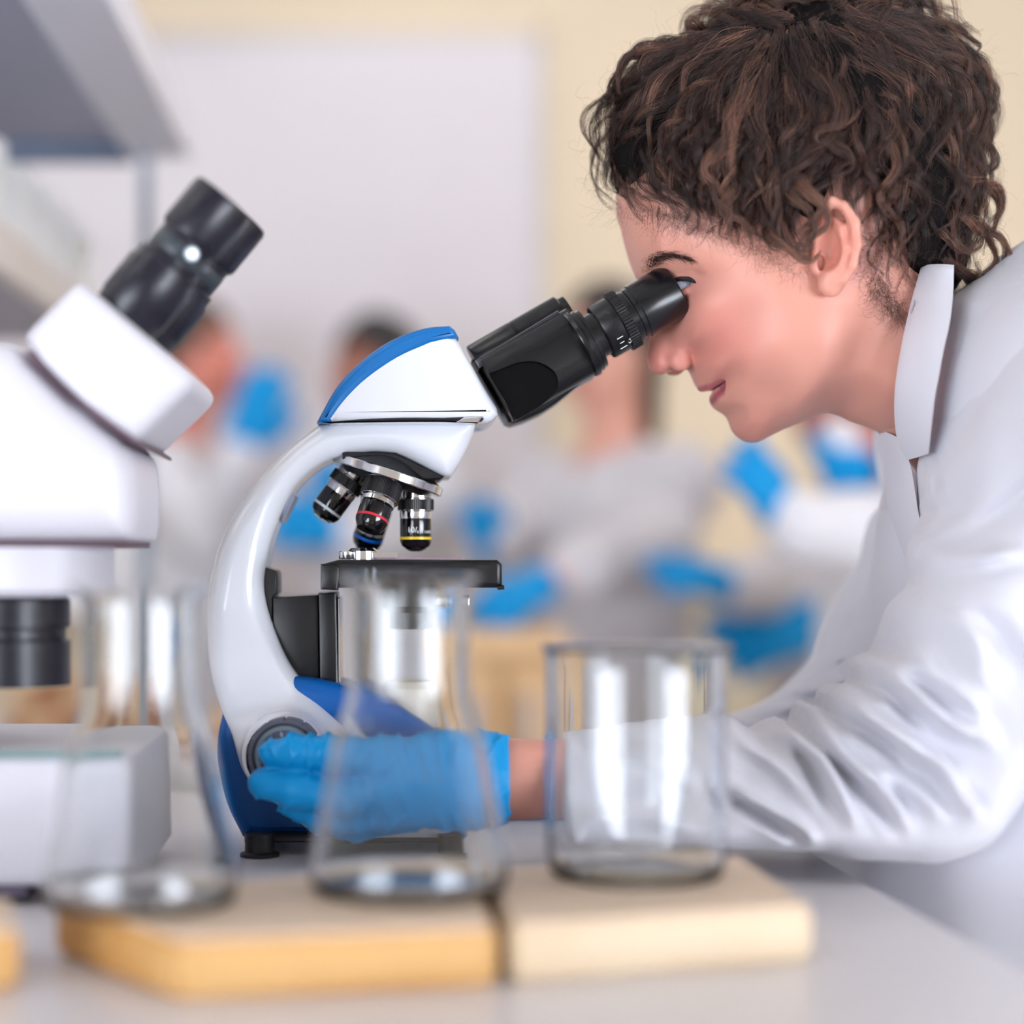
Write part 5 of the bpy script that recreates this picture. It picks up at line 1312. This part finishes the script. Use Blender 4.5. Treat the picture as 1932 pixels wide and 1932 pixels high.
GUIDES = [
    [(1420, 40), (1310, 75), (1205, 122), (1152, 195), (1128, 265), (1136, 330), (1170, 395)],
    [(1420, 60), (1310, 110), (1225, 175), (1172, 250), (1160, 320), (1190, 375), (1222, 405)],
    [(1430, 70), (1330, 140), (1262, 220), (1222, 290), (1240, 345), (1285, 392), (1275, 430)],
    [(1440, 70), (1360, 150), (1312, 235), (1285, 305), (1305, 355), (1340, 402), (1332, 442)],
    [(1450, 70), (1395, 165), (1368, 255), (1340, 312), (1352, 368), (1374, 418), (1360, 455)],
    [(1470, 60), (1438, 150), (1412, 240), (1398, 310), (1402, 370), (1388, 420), (1410, 455)],
    [(1480, 60), (1462, 150), (1442, 240), (1456, 305), (1436, 360), (1428, 410), (1455, 462)],
    [(1500, 55), (1532, 130), (1585, 190), (1572, 250), (1520, 300), (1476, 350), (1468, 420), (1500, 480)],
    [(1520, 55), (1545, 140), (1528, 225), (1540, 300), (1505, 365), (1488, 430), (1515, 490)],
    [(1540, 50), (1600, 140), (1612, 230), (1590, 300), (1580, 345), (1560, 372)],
    [(1560, 50), (1640, 140), (1672, 230), (1645, 310), (1655, 380), (1638, 440), (1655, 500)],
    [(1580, 50), (1665, 130), (1712, 230), (1692, 320), (1712, 400), (1688, 470), (1702, 550)],
    [(1590, 45), (1700, 120), (1752, 220), (1738, 320), (1762, 400), (1742, 480), (1755, 565)],
    [(1600, 40), (1720, 100), (1790, 190), (1785, 290), (1812, 370), (1790, 450), (1800, 560)],
    [(1620, 30), (1745, 75), (1825, 150), (1838, 250), (1842, 340), (1848, 430), (1838, 520)],
    [(1630, 20), (1760, 50), (1848, 120), (1868, 200), (1846, 270), (1868, 350), (1862, 440)],
]
TOPG = [[(1400, 60), (1400, 10), (1450, -25), (1530, -30), (1580, 10), (1560, 60)], [(1680, 60), (1690, 10), (1640, -25), (1560, -30), (1500, 0), (1480, 50)], [(1480, 30), (1420, 20), (1360, 30), (1310, 60), (1290, 90)], [(1600, 30), (1680, 0), (1750, 20), (1790, 60), (1830, 70)]]
def resample(P, n):
    P = np.array(catmull(P, 8)); s = np.r_[0, np.cumsum(np.linalg.norm(np.diff(P, axis=0), axis=1))]
    t = np.linspace(0, s[-1], n); return np.c_[np.interp(t, s, P[:, 0]), np.interp(t, s, P[:, 1])], s[-1]
NP = 40
GR = [resample(G, NP)[0] for G in GUIDES]; TR = [resample(G, NP)[0] for G in TOPG]
rg = np.random.default_rng(12)
T_ = np.linspace(0, 1, NP)
strands = []; srad = []
shade = []
def add_lock(path, q, side, ns, curl_r, wave, sig, taper=0.75, rad=0.000055, dy0=0.0, sh=None, hero=False):
    """a lock: path in photo pixels, q = layer (1 = surface of the hair mass), helix and strand scatter in pixels"""
    seg = np.r_[0, np.cumsum(np.linalg.norm(np.diff(path, axis=0), axis=1))]
    tan = np.gradient(path, axis=0); tan /= np.linalg.norm(tan, axis=1)[:, None] + 1e-9
    nr = np.c_[-tan[:, 1], tan[:, 0]]
    ph0 = rg.uniform(0, 6.28); hand = rg.choice([-1, 1])
    ph = hand * 2 * np.pi * seg / wave + ph0 + 0.6 * np.sin(seg / wave * 2.1 + rg.uniform(0, 6))
    grow = np.clip(T_ * 2.2, 0.12, 1)
    cr = curl_r * grow
    base = path + nr * (cr * np.cos(ph))[:, None]
    dpt = cr * np.sin(ph)                                              # px, depth part of the helix
    w = np.maximum(np.clip(bilerp(path[:, 0], path[:, 1]), 0, None) * q, -skinY(path[:, 0], path[:, 1]) + (q - 0.85) * 0.05 + 0.002)
    so = rg.normal(size=(ns, 2)) * sig; twist = rg.normal(size=ns) * 0.3
    wd = (1.0 - taper * T_ ** 1.5) * np.clip(T_ * 4 + (0.15 if hero else 0.5), 0, 1)
    if hero: w = w * (0.93 + 0.09 * np.clip(T_ * 3, 0, 1)) - 0.004 * np.clip(1 - 5 * T_, 0, 1)
    sh = rg.beta(1.4, 2.6) if sh is None else sh
    for k in range(ns):
        shade.append(np.clip(sh + rg.normal() * 0.13, 0, 1))
        j = so[k]
        a = ph * 0.35 + twist[k] * 3
        ox = (j[0] * np.cos(a) - j[1] * np.sin(a)) * wd; oy = (j[0] * np.sin(a) + j[1] * np.cos(a)) * wd
        fr = 1.2 * np.sin(seg / rg.uniform(14, 40) + rg.uniform(0, 6)) + 2.0 * np.sin(seg / rg.uniform(50, 110) + rg.uniform(0, 6))
        end = 1 - 0.45 * rg.random() ** 1.4
        p = base + nr * (ox + fr)[:, None]
        Yd = side * (w + (dpt + oy) * 0.00033) + dy0
        n_keep = int(NP * end)
        strands.append((p[:n_keep], Yd[:n_keep])); srad.append(rad * rg.uniform(0.8, 1.25))
def pick(Gs):
    i = rg.uniform(0, len(Gs) - 1.001); a = int(i); f = i - a
    return Gs[a] * (1 - f) + Gs[a + 1] * f
for side, nl in ((-1, 330), (1, 90)):
    for _ in range(nl):
        P = pick(GR).copy(); end = rg.uniform(0.72, 1.04); st = rg.uniform(0, 0.4) * (rg.random() < 0.5)
        tt = np.clip(st + T_ * (end - st), 0, 1)
        P = np.c_[np.interp(tt, T_, P[:, 0]), np.interp(tt, T_, P[:, 1])]
        P += rg.normal(size=2) * 9 + np.c_[np.sin(T_ * rg.uniform(4, 9) + rg.uniform(0, 6)), np.sin(T_ * rg.uniform(4, 9) + rg.uniform(0, 6))] * rg.uniform(3, 10)
        add_lock(P, rg.uniform(0.88, 1.06), side, 64 if side < 0 else 26, rg.uniform(6, 17), rg.uniform(95, 190), rg.uniform(4, 8.5))
    for _ in range(46 if side < 0 else 14):
        P = TR[rg.integers(len(TR))] + rg.normal(size=2) * 16
        add_lock(P, rg.uniform(0.7, 1.1), side, 46, rg.uniform(8, 18), rg.uniform(80, 140), rg.uniform(4, 8))
# hero locks that stand proud of the rest
HERO = [GUIDES[4], GUIDES[7], [(1440, 90), (1400, 170), (1372, 250), (1330, 318), (1352, 360), (1372, 400), (1366, 436)], [(1520, 110), (1580, 170), (1590, 230), (1545, 262), (1600, 290), (1612, 312), (1560, 330)],
        [(1500, 270), (1470, 330), (1462, 400), (1492, 452), (1530, 470), (1540, 440)], [(1640, 220), (1690, 300), (1670, 380), (1700, 440), (1690, 520)], [(1700, 90), (1800, 110), (1868, 140), (1880, 175), (1840, 205)], [(1790, 180), (1850, 170), (1872, 200), (1838, 245)],
        [(1760, 420), (1812, 470), (1850, 460), (1846, 410)], [(1770, 470), (1830, 540), (1800, 598), (1740, 606), (1722, 560)], [(1800, 400), (1862, 440), (1876, 490), (1850, 520), (1838, 490)], [(1300, 85), (1225, 88), (1180, 120), (1160, 165), (1170, 185)], [(1330, 60), (1300, 40), (1305, 80), (1280, 95)],
        [(1490, 300), (1520, 350), (1552, 392), (1560, 425), (1535, 455), (1510, 470)], [(1470, 320), (1500, 372), (1530, 400), (1540, 432), (1512, 470), (1535, 500)], [(1500, 330), (1530, 380), (1548, 400), (1530, 430), (1500, 450)],
        [(1780, 240), (1850, 270), (1880, 310), (1850, 340), (1830, 320)], [(1800, 330), (1868, 350), (1890, 395), (1868, 430)], [(1790, 500), (1850, 540), (1842, 590), (1800, 612), (1770, 590)], [(1740, 520), (1790, 570), (1770, 615), (1730, 610)], [(1830, 420), (1895, 450), (1905, 500), (1880, 520)], [(1720, 40), (1800, 50), (1850, 80), (1840, 100)], [(1240, 110), (1190, 105), (1165, 140), (1158, 180)],
        [(1820, 320), (1880, 380), (1885, 430), (1862, 470)], [(1400, 330), (1382, 372), (1372, 400), (1402, 428), (1425, 470)], [(1440, 410), (1452, 452), (1490, 480), (1520, 492), (1545, 470)]]
for G in HERO:
    for _ in range(2):
        P, L = resample(G, NP); P = P + rg.normal(size=2) * 3
        add_lock(P, 1.08, -1, 80, 6, 130, 4.6, 0.8, 0.00006, sh=rg.uniform(0.4, 0.85), hero=True)
# loose frizz round the outline and over the surface
HP = np.array(hair_px)
for _ in range(900):
    i = rg.integers(0, int(len(HP) * 0.74)); p = HP[i] + rg.normal(size=2) * 14
    ang = rg.uniform(0, 6.28); n = 24; L = rg.uniform(20, 75); cv = rg.normal() * 3.2
    s = np.linspace(0, 1, n); th = ang + cv * s + 0.5 * np.sin(s * 9 + rg.uniform(0, 6))
    q = p + np.c_[np.cumsum(np.cos(th)), np.cumsum(np.sin(th))] * L / n
    strands.append((q, np.full(n, rg.normal() * 0.014) - 0.01 - np.clip(bilerp(q[:, 0], q[:, 1]), 0, 1) * 0.6)); srad.append(0.00003)
for _ in range(2600):
    p = np.array([rg.uniform(1150, 1850), rg.uniform(20, 570)]); b_ = bilerp(p[None, 0], p[None, 1])[0]
    if b_ < 0.02: continue
    ang = rg.uniform(0, 6.28); n = 22; L = rg.uniform(25, 80); cv = rg.normal() * 3.0; s = np.linspace(0, 1, n); th = ang + cv * s + 0.6 * np.sin(s * 8 + rg.uniform(0, 6))
    q = p + np.c_[np.cumsum(np.cos(th)), np.cumsum(np.sin(th))] * L / n
    strands.append((q, -np.clip(bilerp(q[:, 0], q[:, 1]), 0, 1) * rg.uniform(0.97, 1.1))); srad.append(0.00003)
# short hairs along the hairline and the sideburn lie on the skin
HL = resample([(1172, 392), (1215, 398), (1262, 408), (1320, 418), (1370, 428), (1415, 446), (1452, 470), (1490, 492), (1515, 498)], 60)[0]
for _ in range(1000):
    p = HL[rg.integers(60)] + rg.normal(size=2) * [10, 9] + [0, -6]
    ang = math.radians(90) + rg.normal() * 0.55; n = 16; L = rg.uniform(22, 64); cv = rg.normal() * 2.4; s = np.linspace(0, 1, n); th = ang + cv * s
    q = p + np.c_[np.cumsum(np.cos(th)), np.cumsum(np.sin(th))] * L / n
    strands.append((q, skinY(q[:, 0], q[:, 1]) - 0.0006 - 0.0015 * s)); srad.append(0.000028)
NL = resample([(1625, 420), (1636, 470), (1650, 520), (1668, 556), (1690, 580), (1715, 590)], 40)[0]
for _ in range(1100):
    p = NL[rg.integers(40)] + rg.normal(size=2) * [13, 12]
    ang = math.radians(75) + rg.normal() * 0.6; n = 16; L = rg.uniform(18, 50); cv = rg.normal() * 1.8; s = np.linspace(0, 1, n); th = ang + cv * s
    q = p + np.c_[np.cumsum(np.cos(th)), np.cumsum(np.sin(th))] * L / n
    strands.append((q, skinY(q[:, 0], q[:, 1]) - 0.0008 - 0.002 * s)); srad.append(0.000028)
# eyebrow and lashes
brow_s = []
for _ in range(460):
    u = rg.random(); p = np.array([np.interp(u, [0, .35, .7, 1], [1214, 1234, 1262, 1300]), np.interp(u, [0, .35, .7, 1], [510, 490, 480, 488])]) + rg.normal(size=2) * [4, 6.5 * (1 - u) + 1.2]
    ang = math.radians(np.interp(u, [0, .5, 1], [-50, -15, 18])) + rg.normal() * 0.25; n = 10; L = rg.uniform(12, 24); s = np.linspace(0, 1, n); th = ang + 0.5 * s
    q = p + np.c_[np.cumsum(np.cos(th)), np.cumsum(np.sin(th))] * L / n
    brow_s.append((q, skinY(q[:, 0], q[:, 1]) - 0.0018 - 0.0010 * np.sin(s * 3)))
for _ in range(90):
    u = rg.random(); p = np.array([1282 + 34 * u, 524 - 3 * math.sin(3.1 * u) + 4 * u])
    ang = math.radians(200 - 160 * u) + rg.normal() * 0.2; n = 8; L = rg.uniform(8, 15); s = np.linspace(0, 1, n); th = ang - 0.6 * s
    q = p + np.c_[np.cumsum(np.cos(th)), np.cumsum(np.sin(th))] * L / n
    brow_s.append((q, np.full(n, -0.043) - 0.004 * s))
def curves_obj(name, st, rads, m, parent, sh):
    cd = bpy.data.hair_curves.new(name); cd.add_curves([len(p) for p, _ in st])
    pos = []; rr = []
    for (p, Y), r0 in zip(st, rads):
        k = (Y + CAMD) / FPX
        pos.append(np.c_[(p[:, 0] - VX) * k, Y, CAMZ + (VY - p[:, 1]) * k])
        rr.append(r0 * np.linspace(1, 0.45, len(p)))
    pos = np.concatenate(pos) - np.array(parent.matrix_world.translation if parent.parent is None else (0, 0, 0)); rr = np.concatenate(rr)
    cd.attributes['position'].data.foreach_set('vector', pos.astype(np.float32).ravel())
    a = cd.attributes.get('radius') or cd.attributes.new('radius', 'FLOAT', 'POINT')
    a.data.foreach_set('value', rr.astype(np.float32))
    sa = cd.attributes.new('shade', 'FLOAT', 'CURVE'); sa.data.foreach_set('value', np.asarray(sh, np.float32))
    cd.materials.append(m)
    o = bpy.data.objects.new(name, cd); COL.objects.link(o); o.parent = parent
    return o
M_strand = bpy.data.materials.new('brown_hair_strand'); M_strand.use_nodes = True
nt = M_strand.node_tree; hb = nt.nodes['Principled BSDF']
rp_ = nt.nodes.new('ShaderNodeValToRGB')
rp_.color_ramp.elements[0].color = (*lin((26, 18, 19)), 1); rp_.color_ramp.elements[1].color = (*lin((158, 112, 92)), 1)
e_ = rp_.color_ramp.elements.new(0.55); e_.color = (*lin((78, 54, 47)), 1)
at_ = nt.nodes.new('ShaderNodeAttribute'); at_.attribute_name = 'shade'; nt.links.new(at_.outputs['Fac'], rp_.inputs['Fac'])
nt.links.new(rp_.outputs['Color'], hb.inputs['Base Color'])
hb.inputs['Roughness'].default_value = 0.42; hb.inputs['Specular IOR Level'].default_value = 0.4
bpy.context.view_layer.update()
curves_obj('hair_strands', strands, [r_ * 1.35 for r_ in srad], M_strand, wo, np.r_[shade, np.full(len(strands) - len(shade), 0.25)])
curves_obj('eyebrow', brow_s, [0.000055] * len(brow_s), M_strand, wo, np.zeros(len(brow_s)))
# ------------------------------------------------------------------ boards and glassware in front
M_glass = mat('clear_lab_glass', (250, 252, 253), 0.0, trans=1.0, ior=1.5, spec=0.5)
M_board_wood = wood('honey_wood', (208, 154, 86), (230, 184, 120), 5, 0.5)
M_board_pale = wood('cream_wood', (226, 200, 164), (236, 214, 182), 5, 0.5)
M_board_top = mat('worn_pale_wood', (232, 208, 184), 0.6, noise=0.1, nscale=20)
BH = 0.024
def board(label, corners, m_side, m_top, h=BH):
    """flat board whose footprint corners are given as table points seen at photo pixels"""
    pts = [on_table(px, py) for px, py in corners]
    c = sum(pts, Vector()) / len(pts)
    t_ = thing('wooden_board', c, label, 'board')
    bm = bmesh.new()
    lo = [bm.verts.new(p + Vector((0, 0, 0.0))) for p in pts]; hi = [bm.verts.new(p + Vector((0, 0, h))) for p in pts]
    bm.faces.new(lo[::-1]); bm.faces.new(hi); n = len(pts)
    for k in range(n): bm.faces.new((lo[k], lo[(k + 1) % n], hi[(k + 1) % n], hi[k]))
    bmesh.ops.recalc_face_normals(bm, faces=bm.faces[:])
    bmesh.ops.bevel(bm, geom=[e for e in bm.edges], offset=0.003, segments=2, affect='EDGES')
    from_bm('slab', bm, m_side, t_, True, 30)
    top = [c + (p - c) * 0.965 + Vector((0, 0, h)) for p in pts]
    bm = bmesh.new()
    a = [bm.verts.new(p + Vector((0, 0, -0.001))) for p in top]; b_ = [bm.verts.new(p + Vector((0, 0, 0.0006))) for p in top]
    bm.faces.new(a[::-1]); bm.faces.new(b_)
    for k in range(n): bm.faces.new((a[k], a[(k + 1) % n], b_[(k + 1) % n], b_[k]))
    from_bm('top_layer', bm, m_top, t_, False)
    return t_
board('honey-coloured wooden board under the two conical flasks', [(330, 1890), (940, 1862), (880, 1715), (100, 1800)], M_board_wood, M_board_top)
board('cream wooden board under the beaker', [(962, 1858), (1535, 1815), (1400, 1705), (905, 1735)], M_board_pale, M_board_top)
board('corner of a yellow board at the left picture edge', [(-230, 1880), (40, 1868), (20, 1800), (-230, 1800)], M_board_wood, M_board_top)

def vessel(name, label, cat, c, outer, wall=0.0013, floor_t=0.003, segs=72, group=None, lip=None, marks=None):
    t_ = thing(name, c, label, cat, group)
    inner = [(r - wall, h) for r, h in outer[1:-1] if h > floor_t + 0.003]
    prof = outer + [(outer[-1][0] - wall, outer[-1][1])] + inner[::-1] + [(inner[0][0] - 0.003, floor_t), (0, floor_t)]
    dense = [(0, 0)]
    for (r0, h0), (r1, h1) in zip(([(0, 0)] + prof)[:-1], prof):
        m_ = max(1, int(math.hypot(r1 - r0, h1 - h0) / 0.003))
        dense += [(r0 + (r1 - r0) * q / m_, h0 + (h1 - h0) * q / m_) for q in range(1, m_ + 1)]
    bm = bmesh.new(); add_lathe(bm, dense, c, (0, 0, 1), segs, close=False)
    o = from_bm('glass_body', bm, M_glass, t_, True, 60)
    if marks:
        bm = bmesh.new()
        for h, r, half in marks:
            prev = None
            for j in range(-6, 7):
                an = marks_ang + half * j / 6
                u = Vector((math.cos(an), math.sin(an), 0)); p = Vector(c) + u * (r + 0.0001) + Vector((0, 0, h))
                a = bm.verts.new(p); b_ = bm.verts.new(p + Vector((0, 0, 0.0007)))
                if prev: bm.faces.new((prev[0], a, b_, prev[1]))
                prev = (a, b_)
        from_bm('graduation', bm, M_print, t_, False)['kind'] = 'stuff'
    return t_
marks_ang = -math.pi / 2
def flask(label, px, pyb, half_base_px, top_py):
    """wide-necked conical flask; base centre seen at (px, pyb) on the board"""
    c = on_table(px, pyb, TABZ + BH + 0.0008); Y = c.y; k = (Y + CAMD) / FPX
    rb = half_base_px * k; H = (pyb - top_py) * k
    rn = rb * 0.60
    out = [(rb * 0.90, 0), (rb * 0.97, 0.002), (rb, 0.007), (rb * 0.985, 0.014), (rn * 1.22, H * 0.50), (rn * 1.06, H * 0.575), (rn, H * 0.63), (rn * 0.985, H * 0.7), (rn * 0.985, H * 0.95), (rn * 1.02, H * 0.97), (rn * 1.16, H * 0.99), (rn * 1.17, H)]
    return vessel('conical_flask', label, 'flask', c, out, group='conical flasks', marks=None)
flask('empty conical flask in front of the gloved hand', 772, 1682, 190, 1086)
flask('empty conical flask in front of the spare microscope', 265, 1704, 186, 1102)
c = on_table(1200, 1652, TABZ + BH + 0.0008); k = (c.y + CAMD) / FPX; rb = 168 * k; H = (1652 - 1216) * k
vessel('beaker', 'empty glass beaker in front of the leaning person’s forearm', 'beaker', c, [(rb * 0.9, 0), (rb * 0.97, 0.002), (rb, 0.008), (rb, H * 0.93), (rb * 1.03, H * 0.97), (rb * 1.08, H)], marks=[(H * f_, rb, 0.28) for f_ in (0.2, 0.35, 0.5, 0.65)])
